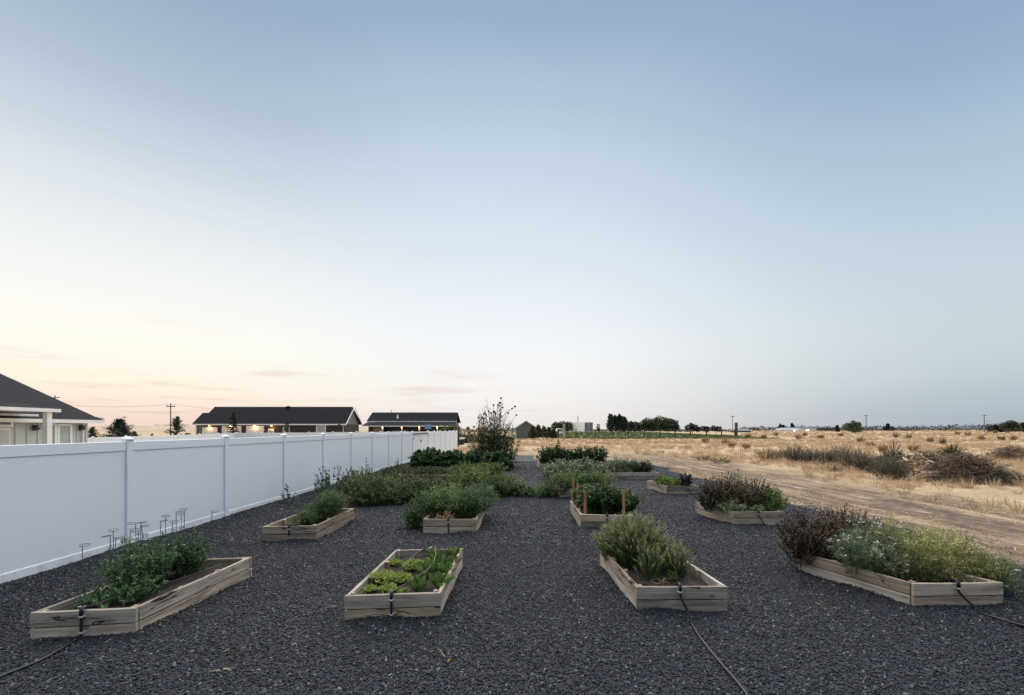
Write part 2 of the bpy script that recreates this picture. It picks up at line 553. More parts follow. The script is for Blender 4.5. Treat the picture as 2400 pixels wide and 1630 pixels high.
m, nt, nd, lk, bs, out = mat_new('green_lawn')
g = nd.new('ShaderNodeNewGeometry')
f = noise(nd, lk, g.outputs['Position'], 1.2, 6, 0.7)
c = ramp(nd, lk, f, [(0.3, (0.15, 0.18, 0.065)), (0.6, (0.24, 0.27, 0.11)), (0.8, (0.36, 0.33, 0.17))])
lk.new(c, bs.inputs['Base Color'])
bs.inputs['Roughness'].default_value = 0.95
M['lawn'] = m
M['hill'] = plain('far_stubble', (0.44, 0.33, 0.22), 0.95, 0.3, 0.02)
M['hill_dark'] = plain('far_scrub', (0.12, 0.085, 0.075), 0.95, 0.3, 0.03)

M['g_pea'] = leafm('pea_leaf', (0.022, 0.045, 0.018), (0.06, 0.10, 0.045), c=(0.10, 0.15, 0.07))
M['g_dark'] = leafm('dark_leaf', (0.012, 0.034, 0.012), (0.032, 0.06, 0.022), c=(0.085, 0.125, 0.045), gain=1.3)
M['g_basil'] = leafm('glossy_leaf', (0.016, 0.042, 0.012), (0.045, 0.088, 0.025), 0.45, c=(0.15, 0.20, 0.06), gain=1.25)
M['g_mid'] = leafm('green_leaf', (0.03, 0.055, 0.018), (0.075, 0.12, 0.035), c=(0.17, 0.20, 0.065))
M['g_yellow'] = leafm('yellow_green_leaf', (0.04, 0.065, 0.018), (0.12, 0.15, 0.045), c=(0.26, 0.26, 0.09), gain=1.35)
M['g_feather'] = leafm('feathery_leaf', (0.026, 0.046, 0.018), (0.07, 0.105, 0.04), c=(0.15, 0.19, 0.075))
M['g_dill'] = leafm('dill_leaf', (0.08, 0.09, 0.03), (0.22, 0.215, 0.075), c=(0.46, 0.41, 0.19))
M['g_lav'] = leafm('lavender_leaf', (0.03, 0.05, 0.022), (0.105, 0.125, 0.055), c=(0.27, 0.26, 0.12))
M['g_yarrow'] = leafm('yarrow_leaf', (0.045, 0.065, 0.04), (0.12, 0.15, 0.085), c=(0.22, 0.24, 0.15))
M['g_sage'] = leafm('sage_leaf', (0.075, 0.09, 0.05), (0.16, 0.19, 0.10), c=(0.26, 0.29, 0.19))
M['g_brown'] = leafm('seed_head', (0.035, 0.020, 0.016), (0.10, 0.060, 0.045), c=(0.27, 0.165, 0.105), gain=1.25)
M['g_brownleaf'] = leafm('fading_leaf', (0.025, 0.028, 0.014), (0.06, 0.06, 0.03), c=(0.13, 0.10, 0.05))
M['g_oreg'] = leafm('oregano_leaf', (0.024, 0.026, 0.013), (0.062, 0.058, 0.030), c=(0.14, 0.11, 0.06), gain=1.7)
M['g_oliv'] = leafm('olive_leaf', (0.035, 0.042, 0.018), (0.08, 0.085, 0.035), c=(0.15, 0.13, 0.06), gain=1.25)
M['g_lime'] = leafm('lime_lettuce', (0.12, 0.185, 0.032), (0.23, 0.31, 0.065), 0.6, 0.3, c=(0.36, 0.43, 0.14), gain=1.0)
M['g_romaine'] = leafm('romaine_leaf', (0.04, 0.085, 0.018), (0.095, 0.165, 0.035), 0.5, 0.25, c=(0.24, 0.31, 0.09), gain=1.0)
M['g_bright'] = leafm('bright_leaf', (0.07, 0.125, 0.025), (0.15, 0.225, 0.05), 0.5, 0.3, c=(0.27, 0.34, 0.10), gain=1.25)
M['g_purple'] = leafm('purple_leaf', (0.012, 0.010, 0.02), (0.03, 0.022, 0.042), c=(0.06, 0.045, 0.07))
M['g_sun'] = leafm('sunflower_leaf', (0.024, 0.032, 0.014), (0.06, 0.07, 0.026), c=(0.13, 0.125, 0.06), gain=2.5)
M['g_grey'] = leafm('grey_weed', (0.045, 0.045, 0.03), (0.105, 0.10, 0.065), c=(0.19, 0.17, 0.11))
M['g_brush'] = leafm('dead_brush', (0.05, 0.033, 0.026), (0.12, 0.085, 0.062), 0.9, 0.05, c=(0.25, 0.18, 0.12))
M['g_straw'] = leafm('straw', (0.40, 0.27, 0.155), (0.62, 0.45, 0.28), 0.9, 0.3, c=(0.78, 0.62, 0.42))
M['g_rust'] = leafm('rusty_weed', (0.25, 0.155, 0.08), (0.42, 0.28, 0.16), 0.9, 0.2, c=(0.48, 0.33, 0.19))
M['g_conifer'] = leafm('conifer_needles', (0.010, 0.016, 0.012), (0.028, 0.036, 0.026), 0.8, 0.05, c=(0.05, 0.058, 0.042), gain=2.5)
M['g_tree'] = leafm('tree_leaves', (0.018, 0.024, 0.013), (0.045, 0.052, 0.028), 0.8, 0.15, c=(0.085, 0.09, 0.05), gain=3.0)
M['g_far'] = leafm('far_tree_leaves', (0.022, 0.024, 0.026), (0.04, 0.042, 0.044), 0.9, 0.0, c=(0.065, 0.066, 0.066), gain=1.15)
M['petal_white'] = leafm('white_petals', (0.60, 0.60, 0.56), (0.74, 0.74, 0.70), 0.6, 0.3)
M['petal_cream'] = leafm('cream_petals', (0.36, 0.38, 0.24), (0.58, 0.58, 0.40), 0.6, 0.2)
M['petal_yellow'] = leafm('yellow_petals', (0.52, 0.24, 0.03), (0.70, 0.42, 0.06), 0.6, 0.25)
M['disc_brown'] = plain('seed_disc', (0.05, 0.025, 0.012), 0.85, 0.3, 60)

# ------------------------------------------------------------------ foliage kit
LEAF_V = np.array([(0, 0, 0), (0.42, -0.5, 0.06), (0.5, 0, -0.02), (0.42, 0.5, 0.06), (1, 0, -0.16)], float)
LEAF_F = np.array([(0, 1, 2), (1, 4, 2), (0, 2, 3), (2, 4, 3)])
BLADE_V = np.array([(0, -0.5, 0), (0, 0.5, 0), (0.55, -0.42, 0.05), (0.55, 0.42, 0.05), (1, 0, -0.04)], float)
BLADE_F = np.array([(0, 1, 3), (0, 3, 2), (2, 3, 4)])
CLUMP_V = np.array([(0, 0, .42), (.5, 0, 0), (-.25, .45, 0), (-.25, -.45, 0), (0, 0, -.42)], float)
CLUMP_F = np.array([(0, 1, 2), (0, 2, 3), (0, 3, 1), (4, 2, 1), (4, 3, 2), (4, 1, 3)])
DISC_V = np.array([(0, 0, 0.1)] + [(0.5 * math.cos(a), 0.5 * math.sin(a), 0) for a in np.linspace(0, 2 * math.pi, 7)[:-1]], float)
DISC_F = np.array([(0, 1 + k, 1 + (k + 1) % 6) for k in range(6)])

def unit(a):
    return a / np.maximum(np.linalg.norm(a, axis=1, keepdims=True), 1e-9)

class Foliage:
    """collects thousands of small leaf-sized faces into one mesh with a tint for every leaf"""
    def __init__(s):
        s.V, s.F, s.T, s.n = [], [], [], 0

    def put(s, pos, dirs, length, width, tint, kind='leaf', roll=None):
        if kind == 'clump':
            width = np.asarray(length) * .9
        TV, TF = {'leaf': (LEAF_V, LEAF_F), 'blade': (BLADE_V, BLADE_F), 'clump': (CLUMP_V, CLUMP_F), 'disc': (DISC_V, DISC_F)}[kind]
        n = len(pos)
        if n == 0:
            return
        d = unit(np.asarray(dirs, float))
        ref = np.tile(np.array([[0, 0, 1.0]]), (n, 1)) + (rng.normal(0, 0.35, (n, 3)) if roll is None else rng.normal(0, roll, (n, 3)))
        side = unit(np.cross(d, ref))
        nor = np.cross(side, d)
        L = np.broadcast_to(np.asarray(length, float), (n,))[:, None, None]
        W = np.broadcast_to(np.asarray(width, float), (n,))[:, None, None]
        if kind == 'disc':      # discs face along d
            v = pos[:, None, :] + L * TV[None, :, 0:1] * side[:, None, :] + L * TV[None, :, 1:2] * nor[:, None, :] + L * TV[None, :, 2:3] * d[:, None, :]
        else:
            v = pos[:, None, :] + L * TV[None, :, 0:1] * d[:, None, :] + W * TV[None, :, 1:2] * side[:, None, :] + L * TV[None, :, 2:3] * nor[:, None, :]
        k = len(TV)
        f = TF[None] + (np.arange(n) * k)[:, None, None] + s.n
        s.V.append(v.reshape(-1, 3))
        s.F.append(f.reshape(-1, 3))
        s.T.append(np.repeat(np.broadcast_to(np.asarray(tint, float), (n,)), k))
        s.n += n * k

    def raw(s, v, f, tint):
        s.V.append(np.asarray(v, float))
        s.F.append(np.asarray(f) + s.n)
        s.T.append(np.full(len(v), tint) if np.isscalar(tint) else np.asarray(tint, float))
        s.n += len(v)

    def mesh(s, name, m):
        me = bpy.data.meshes.new(name)
        V = np.concatenate(s.V)
        F = np.concatenate(s.F).astype(np.int32)
        me.vertices.add(len(V))
        me.vertices.foreach_set('co', V.astype(np.float32).ravel())
        me.loops.add(F.size)
        me.loops.foreach_set('vertex_index', F.ravel())
        me.polygons.add(len(F))
        me.polygons.foreach_set('loop_start', np.arange(0, F.size, 3, dtype=np.int32))
        me.update(calc_edges=True)
        a = me.attributes.new('tint', 'FLOAT', 'POINT')
        a.data.foreach_set('value', np.clip(np.concatenate(s.T), 0, 1).astype(np.float32))
        me.materials.append(m)
        return me

    def build(s, name, m, parent=None):
        if not s.V:
            return None
        return link(bpy.data.objects.new(name, s.mesh(name, m)), parent)

def tubes(curves, r0, r1, n=4):
    """many tapered stems -> (verts, faces) triangles; curves (k, m, 3)"""
    k, mm, _ = curves.shape
    d = np.gradient(curves, axis=1)
    d = d / np.maximum(np.linalg.norm(d, axis=2, keepdims=True), 1e-9)
    ref = np.where(np.abs(d[..., 2:3]) > 0.85, np.array([1.0, 0, 0]), np.array([0, 0, 1.0]))
    a = np.cross(d, ref)
    a /= np.maximum(np.linalg.norm(a, axis=2, keepdims=True), 1e-9)
    b = np.cross(d, a)
    t = np.linspace(0, 1, mm)[None, :, None, None]
    r = r0 * (1 - t) + r1 * t
    ang = np.arange(n) * 2 * math.pi / n
    v = curves[:, :, None, :] + r * (a[:, :, None, :] * np.cos(ang)[None, None, :, None] + b[:, :, None, :] * np.sin(ang)[None, None, :, None])
    idx = np.arange(k * mm * n).reshape(k, mm, n)
    p, q = idx[:, :-1, :], idx[:, 1:, :]
    p2, q2 = np.roll(p, -1, 2), np.roll(q, -1, 2)
    f = np.concatenate([np.stack([p, p2, q2], -1).reshape(-1, 3), np.stack([p, q2, q], -1).reshape(-1, 3)])
    return v.reshape(-1, 3), f

def stems_for(lobe, n, lean=0.55, jitter=0.25, m=5, droop=0.0):
    """n stems of a bushy plant: lobe = (x, y, z0, rx, ry, h)"""
    x, y, z0, rx, ry, h = lobe
    a = rng.uniform(0, 2 * math.pi, n)
    rad = np.sqrt(rng.uniform(0, 1, n))
    tipx, tipy = np.cos(a) * rad * rx, np.sin(a) * rad * ry
    top = h * (0.45 + 0.55 * np.sqrt(np.clip(1 - rad ** 2, 0, 1))) * rng.uniform(1 - jitter, 1 + jitter * 0.25, n)
    base = np.stack([x + tipx * (1 - lean) + rng.normal(0, 0.02, n), y + tipy * (1 - lean) + rng.normal(0, 0.02, n), np.full(n, z0)], 1)
    tip = np.stack([x + tipx, y + tipy, z0 + top], 1)
    mid_ = (base + tip) / 2 + np.stack([-tipx * 0.12, -tipy * 0.12, top * 0.1], 1) + rng.normal(0, 0.02, (n, 3))
    t = np.linspace(0, 1, m)[None, :, None]
    c = (1 - t) ** 2 * base[:, None] + 2 * t * (1 - t) * mid_[:, None] + t ** 2 * tip[:, None]
    if droop:
        c[:, :, 2] -= droop * h * (t[..., 0] ** 3) * rad[:, None]
    return c

def along(curves, per, t0=0.2, t1=1.0):
    k, m, _ = curves.shape
    t = rng.uniform(t0, t1, (k, per)) * (m - 1)
    i = np.minimum(t.astype(int), m - 2)
    fr = (t - i)[..., None]
    kk = np.arange(k)[:, None]
    p = curves[kk, i] * (1 - fr) + curves[kk, i + 1] * fr
    d = curves[kk, i + 1] - curves[kk, i]
    return p.reshape(-1, 3), unit(d.reshape(-1, 3)), (t / (m - 1)).reshape(-1)

def lump_tint(p, f=3.0, amp=0.35, seed=0.0):
    """clumps of lighter and darker leaves, the tint spread widened to imitate shaded interiors"""
    s = (np.sin(p[:, 0] * f * 2.1 + seed) + np.sin(p[:, 1] * f * 1.7 + 1.3 + seed) + np.sin(p[:, 2] * f * 2.6 + 2.1) + np.sin((p[:, 0] + p[:, 2]) * f * 4.3)) / 4
    return 0.43 + 1.3 * amp * s + rng.normal(0, 0.2, len(p))

def bush(name, label, cat, lobes, kind='leaf', leaf=(0.06, 0.035), leaf_m='g_mid', stem_m='stem_green', stem_r=0.004, spread=0.9,
         up=0.15, t0=0.2, flowers=None, group=None, droop=0.0, jitter=0.36, lean=0.55, tipbright=0.0, second=None):
    """lobes: list of (x, y, z0, rx, ry, h, n_stems, leaves_per_stem); flowers: (material, size, share, kind)"""
    x0 = sum(l[0] for l in lobes) / len(lobes)
    y0 = sum(l[1] for l in lobes) / len(lobes)
    z0 = min(l[2] for l in lobes)
    root = thing(name, label, cat, (x0, y0, z0), group=group)
    st, lf, fl, l2 = Foliage(), Foliage(), Foliage(), Foliage()
    o = np.array([x0, y0, z0])
    sd = rng.uniform(0, 6)
    for (x, y, z, rx, ry, h, n, per) in lobes:
        c = stems_for((x, y, z, rx, ry, h), n, lean, jitter, droop=droop) - o
        v, f = tubes(c, stem_r, stem_r * 0.4, 3)
        st.raw(v, f, 0.5)
        p, d, t = along(c, per, t0)
        out_ = rng.normal(0, 1, (len(p), 3))
        dd = d * 0.5 + out_ * spread * 0.7 + np.array([0, 0, up])
        sz = leaf[0] * rng.uniform(0.55, 1.25, len(p)) * (1.15 - 0.35 * t)
        tn = lump_tint(p, 3.0, 0.35, sd) + tipbright * (t - 0.5)  # yellowish tips, and the shade of the plant's interior, put into the leaf tint
        if kind == 'feather':
            # a frond: fine needles off a side shoot
            rep = 5
            q = np.repeat(p, rep, 0) + np.repeat(unit(dd), rep, 0) * (np.tile(np.linspace(0, 1, rep), len(p)) * np.repeat(sz, rep))[:, None]
            nd_ = np.repeat(unit(dd), rep, 0) * 0.7 + rng.normal(0, 0.75, (len(q), 3)) + np.array([0, 0, up])
            lf.put(q, nd_, np.repeat(sz, rep) * 0.6, leaf[1], np.repeat(tn, rep) + rng.normal(0, 0.08, len(q)), 'blade')
        else:
            if second:
                k2 = rng.uniform(0, 1, len(p)) < second[1]
                l2.put(p[k2], dd[k2], sz[k2] * second[2], sz[k2] * second[3], tn[k2], second[4])
                p, dd, sz, tn = p[~k2], dd[~k2], sz[~k2], tn[~k2]
            lf.put(p, dd, sz, sz * leaf[1] / leaf[0], tn, kind)
        if flowers:
            k = rng.uniform(0, 1, n) < flowers[2]
            tip = c[k, -1]
            nf = flowers[4] if len(flowers) > 4 else 4
            if len(tip):
                q = np.repeat(tip, nf, 0) + rng.normal(0, flowers[1] * 0.8, (len(tip) * nf, 3)) * np.array([1, 1, 0.35]) + np.array([0, 0, flowers[1] * 0.4])
                fl.put(q, np.tile([[0, 0, 1.0]], (len(q), 1)) + rng.normal(0, 0.25, (len(q), 3)), flowers[1] * rng.uniform(0.6, 1.2, len(q)),
                       flowers[1], rng.uniform(0, 1, len(q)), flowers[3])
    st.build('stems', M[stem_m], root)
    lf.build('foliage', M[leaf_m], root)
    if second:
        l2.build('seed_heads' if 'seed' in second[0] or 'brown' in second[0] else 'shoots', M[second[0]], root)
    if flowers and fl.V:
        fl.build('flowers', M[flowers[0]], root)
    return root

TEMPLATES = bpy.data.collections.new("scatter_shapes")     # not part of the scene: shapes the scatters draw on

def scatter(name, pts, meshes, smin, smax, tilt, kind='stuff', flat=1.0):
    """many small copies on a cloud of points, drawn by geometry nodes"""
    col = bpy.data.collections.new(name + "_shapes")
    for i, me in enumerate(meshes):
        o = bpy.data.objects.new(me.name, me)
        col.objects.link(o)
    me = bpy.data.meshes.new(name)
    me.from_pydata([tuple(p) for p in pts], [], [])
    ob = link(bpy.data.objects.new(name, me))
    ob['kind'] = kind
    ng = bpy.data.node_groups.new(name + "_nodes", 'GeometryNodeTree')
    ng.interface.new_socket('Geometry', in_out='INPUT', socket_type='NodeSocketGeometry')
    ng.interface.new_socket('Geometry', in_out='OUTPUT', socket_type='NodeSocketGeometry')
    nn, ll = ng.nodes, ng.links
    gi, go = nn.new('NodeGroupInput'), nn.new('NodeGroupOutput')
    ci = nn.new('GeometryNodeCollectionInfo')
    ci.inputs['Collection'].default_value = col
    ci.inputs['Separate Children'].default_value = True
    ci.inputs['Reset Children'].default_value = True
    ip = nn.new('GeometryNodeInstanceOnPoints')
    ip.inputs['Pick Instance'].default_value = True
    rv = nn.new('FunctionNodeRandomValue')
    rv.data_type = 'FLOAT_VECTOR'
    rv.inputs[0].default_value = (-tilt, -tilt, 0)
    rv.inputs[1].default_value = (tilt, tilt, 6.283)
    rs = nn.new('FunctionNodeRandomValue')
    rs.data_type = 'FLOAT'
    rs.inputs[2].default_value = smin
    rs.inputs[3].default_value = smax
    rs.inputs['Seed'].default_value = 7
    ri = nn.new('FunctionNodeRandomValue')
    ri.data_type = 'INT'
    ri.inputs[4].default_value = 0
    ri.inputs[5].default_value = len(meshes) - 1
    ri.inputs['Seed'].default_value = 3
    ll.new(gi.outputs[0], ip.inputs['Points'])
    ll.new(ci.outputs[0], ip.inputs['Instance'])
    ll.new(ri.outputs[2], ip.inputs['Instance Index'])
    ll.new(rv.outputs[0], ip.inputs['Rotation'])
    ll.new(rs.outputs[1], ip.inputs['Scale'])
    ll.new(ip.outputs[0], go.inputs[0])
    md = ob.modifiers.new('scatter', 'NODES')
    md.node_group = ng
    return ob

# ------------------------------------------------------------------ the setting
def ssm(x, a, b):
    t = np.clip((x - a) / (b - a), 0, 1)
    return t * t * (3 - 2 * t)

FX0, FSL = -6.62, 0.0186                      # the white fence runs along x = FX0 + FSL * y
def fence_x(y):
    return FX0 + FSL * y

def ground_h(x, y):
    x, y = np.asarray(x, float), np.asarray(y, float)
    yard = -0.36 * ssm(-x, 7.5, 15.0) * ssm(y, -30, 0)
    roll = 0.05 * np.sin(x * 0.21 + 1.0) * np.sin(y * 0.17) * ssm(x, 12, 20)
    return yard + roll

def grid_mesh(name, xs, ys, hf, m):
    X, Y = np.meshgrid(xs, ys)
    Z = hf(X, Y)
    V = np.stack([X, Y, Z], -1).reshape(-1, 3)
    nx, ny = len(xs), len(ys)
    i = np.arange(nx * ny).reshape(ny, nx)
    F = np.stack([i[:-1, :-1], i[:-1, 1:], i[1:, 1:], i[1:, :-1]], -1).reshape(-1, 4)
    me = bpy.data.meshes.new(name)
    me.from_pydata(V.tolist(), [], F.tolist())
    me.materials.append(m)
    me.polygons.foreach_set('use_smooth', [True] * len(me.polygons))
    return me

def structure(name, me):
    o = link(bpy.data.objects.new(name, me))
    o['kind'] = 'structure'
    return o

xs = np.concatenate([[-5000, -2500, -1200, -600, -300, -150, -100, -70], np.arange(-55, 61, 1.5), [70, 100, 150, 300, 600, 1200, 2500, 5000]])
ys = np.concatenate([[-300, -100, -40], np.arange(-20, 101, 2.0), [120, 150, 200, 300, 500, 900, 1600, 3000, 6000]])
structure('ground', grid_mesh('ground', xs, ys, ground_h, M['field']))

# bed corners measured on the photograph, metres: front-left, front-right, back-right, back-left
BEDS = {
    'tomato': [(-4.49, 4.05), (-3.60, 4.165), (-3.49, 5.84), (-4.38, 5.72)],
    'lettuce': [(-1.72, 4.464), (-.75, 4.55), (-.705, 6.255), (-1.656, 6.19)],
    'lavender': [(1.35, 4.716), (2.346, 4.73), (2.25, 6.30), (1.268, 6.278)],
    'yarrow': [(4.452, 4.82), (5.477, 4.848), (5.03, 6.13), (4.0, 6.08)],
    'dill': [(-4.38, 7.63), (-3.47, 7.72), (-3.42, 9.43), (-4.33, 9.34)],
    'carrot': [(-1.69, 8.27), (-.67, 8.27), (-.63, 9.95), (-1.65, 9.95)],
    'basil': [(1.38, 8.72), (2.41, 8.64), (2.4, 10.35), (1.386, 10.4)],
    'sage': [(4.6, 9.0), (5.65, 9.04), (5.35, 10.25), (4.3, 10.2)],
    'sprawl': [(-4.4, 11.7), (-3.4, 11.75), (-3.35, 13.4), (-4.35, 13.4)],
    'bean': [(-1.6, 12.2), (-.6, 12.2), (-.55, 13.9), (-1.55, 13.9)],
    'marigold': [(1.39, 12.55), (2.4, 12.5), (2.4, 14.2), (1.42, 14.25)],
    'greens': [(4.66, 13.1), (5.62, 13.1), (5.46, 14.5), (4.5, 14.5)],
    'strawberry': [(-4.3, 16.3), (-2.5, 16.3), (-2.5, 17.9), (-4.3, 17.9)],
    'potato': [(-1.9, 16.4), (-.6, 16.4), (-.6, 18.0), (-1.9, 18.0)],
    'aster': [(1.35, 16.8), (3.05, 16.8), (3.05, 18.4), (1.35, 18.4)],
    'wide': [(3.25, 17.1), (5.78, 17.1), (5.78, 18.6), (3.25, 18.6)],
    'squash': [(-4.8, 21.4), (-.45, 21.4), (-.45, 23.0), (-4.8, 23.0)],
    'pepper': [(1.32, 21.2), (4.6, 21.2), (4.6, 22.9), (1.32, 22.9)],
}

def bed_dist(x, y):
    """distance to the nearest bed board"""
    best = np.full(np.shape(x), 9.0)
    for q in BEDS.values():
        for i in range(4):
            (x0, y0), (x1, y1) = q[i], q[(i + 1) % 4]
            ex, ey = x1 - x0, y1 - y0
            t = np.clip(((x - x0) * ex + (y - y0) * ey) / (ex * ex + ey * ey), 0, 1)
            best = np.minimum(best, np.hypot(x - x0 - t * ex, y - y0 - t * ey))
    return best

def gravel_edge(y):
    return 7.55 + 0.22 * np.sin(y * 0.9) + 0.15 * np.sin(y * 2.3 + 1) - 0.12 * ssm(y, 0, 6) + 0.25 * ssm(y, 14, 22)

def gravel_z(x, y):
    x, y = np.asarray(x, float), np.asarray(y, float)
    z = 0.022 + 0.007 * np.sin(x * 2.1 + 0.7 * y) + 0.006 * np.sin(y * 2.7 - x * 1.1) + 0.005 * np.sin(x * 5.3) * np.sin(y * 4.1)
    z += 0.034 * np.exp(-(bed_dist(x, y) / 0.13) ** 2) * np.clip(0.35 + 0.5 * np.sin(x * 6.1 + y * 2.3) + 0.4 * np.sin(y * 5.2 - x * 3.1), -.3, 1.2)
    z += 0.05 * np.exp(-((x - fence_x(y) - 0.35) / 0.45) ** 2) * (0.75 + 0.35 * np.sin(y * 1.9))     # raked up against the fence
    return z

gy = np.concatenate([np.arange(-6, 12, 0.1), np.arange(12, 27.6, 0.25)])
gu = np.linspace(0, 1, 130)
GV = []
for y in gy:
    a, b = fence_x(y) + 0.03, float(gravel_edge(y))
    x = a + (b - a) * gu
    z = gravel_z(x, np.full_like(x, y))
    z = 0.006 + (z - 0.006) * ssm(b - x, 0, 0.5) * float(ssm(27.5 - y, 0, 0.6))
    GV.append(np.stack([x, np.full_like(x, y) + 0.35 * np.sin(x * 1.3) * float(ssm(y, 24, 27)), z], 1))
GV = np.concatenate(GV)
ii = np.arange(len(GV)).reshape(len(gy), len(gu))
GF = np.stack([ii[:-1, :-1], ii[:-1, 1:], ii[1:, 1:], ii[1:, :-1]], -1).reshape(-1, 4)
me = bpy.data.meshes.new('gravel_yard')
me.from_pydata(GV.tolist(), [], GF.tolist())
me.materials.append(M['gravel'])
me.polygons.foreach_set('use_smooth', [True] * len(me.polygons))
structure('gravel_yard', me)
# the gravel path runs on between the last beds
py_ = np.arange(26.8, 33.0, 0.4)
pu = np.linspace(-0.75, 1.55, 14)
PV = np.concatenate([np.stack([pu + 0.1 * np.sin(y), np.full_like(pu, y), np.full_like(pu, 0.011)], 1) for y in py_])
ii = np.arange(len(PV)).reshape(len(py_), len(pu))
me = bpy.data.meshes.new('gravel_path')
me.from_pydata(PV.tolist(), [], np.stack([ii[:-1, :-1], ii[:-1, 1:], ii[1:, 1:], ii[1:, :-1]], -1).reshape(-1, 4).tolist())
me.materials.append(M['gravel'])
structure('gravel_path', me)

# green lawn bank behind the wire fence
lx = np.linspace(wx(1318, 88), wx(1730, 104), 50)
ly = np.concatenate([np.linspace(86.5, 112, 12), [125, 150]])
def lawn_h(X, Y):
    return 0.012 + 1.12 * ssm(Y, 86.5, 114) * (0.35 + 0.65 * ssm(lx[-1] - X, 0, 22)) * ssm(X, lx[0] - 3, lx[0] + 3)
structure('lawn', grid_mesh('lawn', lx, ly, lawn_h, M['lawn']))

def ridge(name, y, pts, m, depth=140):
    mb = MB()
    n = len(pts)
    vs = []
    for px, py in pts:
        x, z = wx(px, y), hz(py, y)
        vs += [(x * 0.93, y - depth * 0.5, -0.2), (x, y, z), (x * 1.1, y + depth, -0.2)]
    fs = []
    for i in range(n - 1):
        for k in range(2):
            a = i * 3 + k
            fs.append((a, a + 3, a + 4, a + 1))
    mb.add(vs, fs)
    structure(name, mb.mesh(name, m, True))
ridge('hill', 620, [(-300, 1000), (100, 999), (240, 997.5), (330, 999), (420, 1000), (520, 1001), (640, 1003), (760, 1003.5), (880, 1004.5), (960, 1006.5)], M['hill'], 260)
ridge('far_hill', 1500, [(330, 1004.5), (400, 1001.5), (470, 1000.5), (560, 1001), (700, 1001.5), (840, 1003), (900, 1005)], M['hill_dark'], 200)

# ------------------------------------------------------------------ gravel stones
def stone_mesh(name, seed, sx, sy, sz):
    bm = bmesh.new()
    bmesh.ops.create_icosphere(bm, subdivisions=1, radius=1.0)
    rr = random.Random(seed)
    for v in bm.verts:
        v.co = Vector((v.co.x * sx, v.co.y * sy, v.co.z * sz)) * rr.uniform(0.72, 1.18)
    me = bpy.data.meshes.new(name)
    bm.to_mesh(me)
    bm.free()
    me.materials.append(M['stone'])
    return me

STONES = [stone_mesh('crushed_stone', k, *s) for k, s in enumerate([(1, .75, .6), (1.1, .7, .7), (.9, .9, .5), (1.25, .6, .55)])]

def inside(px, py, q):
    ok = np.ones(len(px), bool)
    for i in range(4):
        (x0, y0), (x1, y1) = q[i], q[(i + 1) % 4]
        ok &= (x1 - x0) * (py - y0) - (y1 - y0) * (px - x0) > 0.0
    return ok

def gravel_points(y0, y1, dens, seed):
    r = np.random.default_rng(seed)
    xa, xb = -7.2, 8.6
    n = int((xb - xa) * (y1 - y0) * dens)
    x = r.uniform(xa, xb, n)
    y = r.uniform(y0, y1, n)
    k = (x > fence_x(y) + 0.04) & (np.abs(x) < 1.28 * y + 4.0)
    over = x - gravel_edge(y)
    k &= (over < 0) | (r.uniform(0, 1, n) < 0.35 * np.exp(-np.maximum(over, 0) * 3.5))
    x, y = x[k], y[k]
    for q in BEDS.values():
        k = ~inside(x, y, q)
        x, y = x[k], y[k]
    z = gravel_z(x, y) * ssm(gravel_edge(y) - x, -0.2, 0.5) + r.uniform(-0.002, 0.006, len(x))
    return np.stack([x, y, z], 1)

scatter('gravel', gravel_points(0.4, 7.5, 2700, 1), STONES, 0.006, 0.0175, 0.9)
scatter('gravel', gravel_points(7.5, 13.5, 1000, 2), STONES, 0.010, 0.024, 0.9)
scatter('gravel', gravel_points(13.5, 26.5, 260, 3), STONES, 0.012, 0.028, 0.9)

# ------------------------------------------------------------------ white vinyl fence
PITCH, P0, NP = 2.42, 2.50, 18
L_ = PITCH - 0.127
frz = -math.atan(FSL)

def panel_mesh(length, z0, z1, th=0.05, n=14):
    w = length / n
    g = 0.0007
    front, back = [], []
    for i in range(n):
        a, b = -length / 2 + i * w, -length / 2 + (i + 1) * w
        front += [(th / 2 - g, a), (th / 2, a + g), (th / 2, b - g)]
        back += [(-th / 2 + g, a), (-th / 2, a + g), (-th / 2, b - g)]
    front.append((th / 2 - g, length / 2))
    back.append((-th / 2 + g, length / 2))
    poly = front + back[::-1]
    mb = MB()
    mb.prism(poly, 'z', z0, z1)
    return mb.mesh('panel', M['vinyl'])

def post_mesh(h):
    return MB().box(-.052, .052, -.0635, .0635, -0.1, h).mesh('post', M['vinyl'], bevel=0.006)

def cap_mesh(h):
    mb = MB()
    a, b = .068, .05
    mb.box(-a, a, -a, a, h, h + .022)
    mb.add([(-a, -a, h + .0221), (a, -a, h + .0221), (a, a, h + .0221), (-a, a, h + .0221), (0, 0, h + .065)], [(0, 1, 4), (1, 2, 4), (2, 3, 4), (3, 0, 4)])
    return mb.mesh('cap', M['vinyl'])

def rail_mesh(length, z0, z1, th=0.078):
    return MB().box(-th / 2, th / 2, -length / 2, length / 2, z0, z1).mesh('rail', M['vinyl'], bevel=0.005)

pm, cm = post_mesh(1.815), cap_mesh(1.815)
pan, rt, rb = panel_mesh(L_, 0.14, 1.66), rail_mesh(L_, 1.635, 1.79), rail_mesh(L_, 0.0, 0.15)

fence = thing('vinyl_fence', 'long white vinyl privacy fence along the gravel yard', 'fence', (fence_x(P0), P0, 0.0), frz)
gate_after = 10           # the gate hangs between two posts far down the run
s_ = 0.0
posts = []
for k in range(NP):
    posts.append(s_)
    s_ += PITCH if k != gate_after else 4.42
for k, s in enumerate(posts):
    p = inst('post', pm, fence, (0, s, 0))
    inst('cap', cm, p)
    if k == NP - 1:
        break
    if k == gate_after:
        continue
    c = s + PITCH / 2
    inst('panel', pan, fence, (0, c, 0))
    inst('rail', rt, fence, (0, c, 0))
    inst('rail', rb, fence, (0, c, 0))

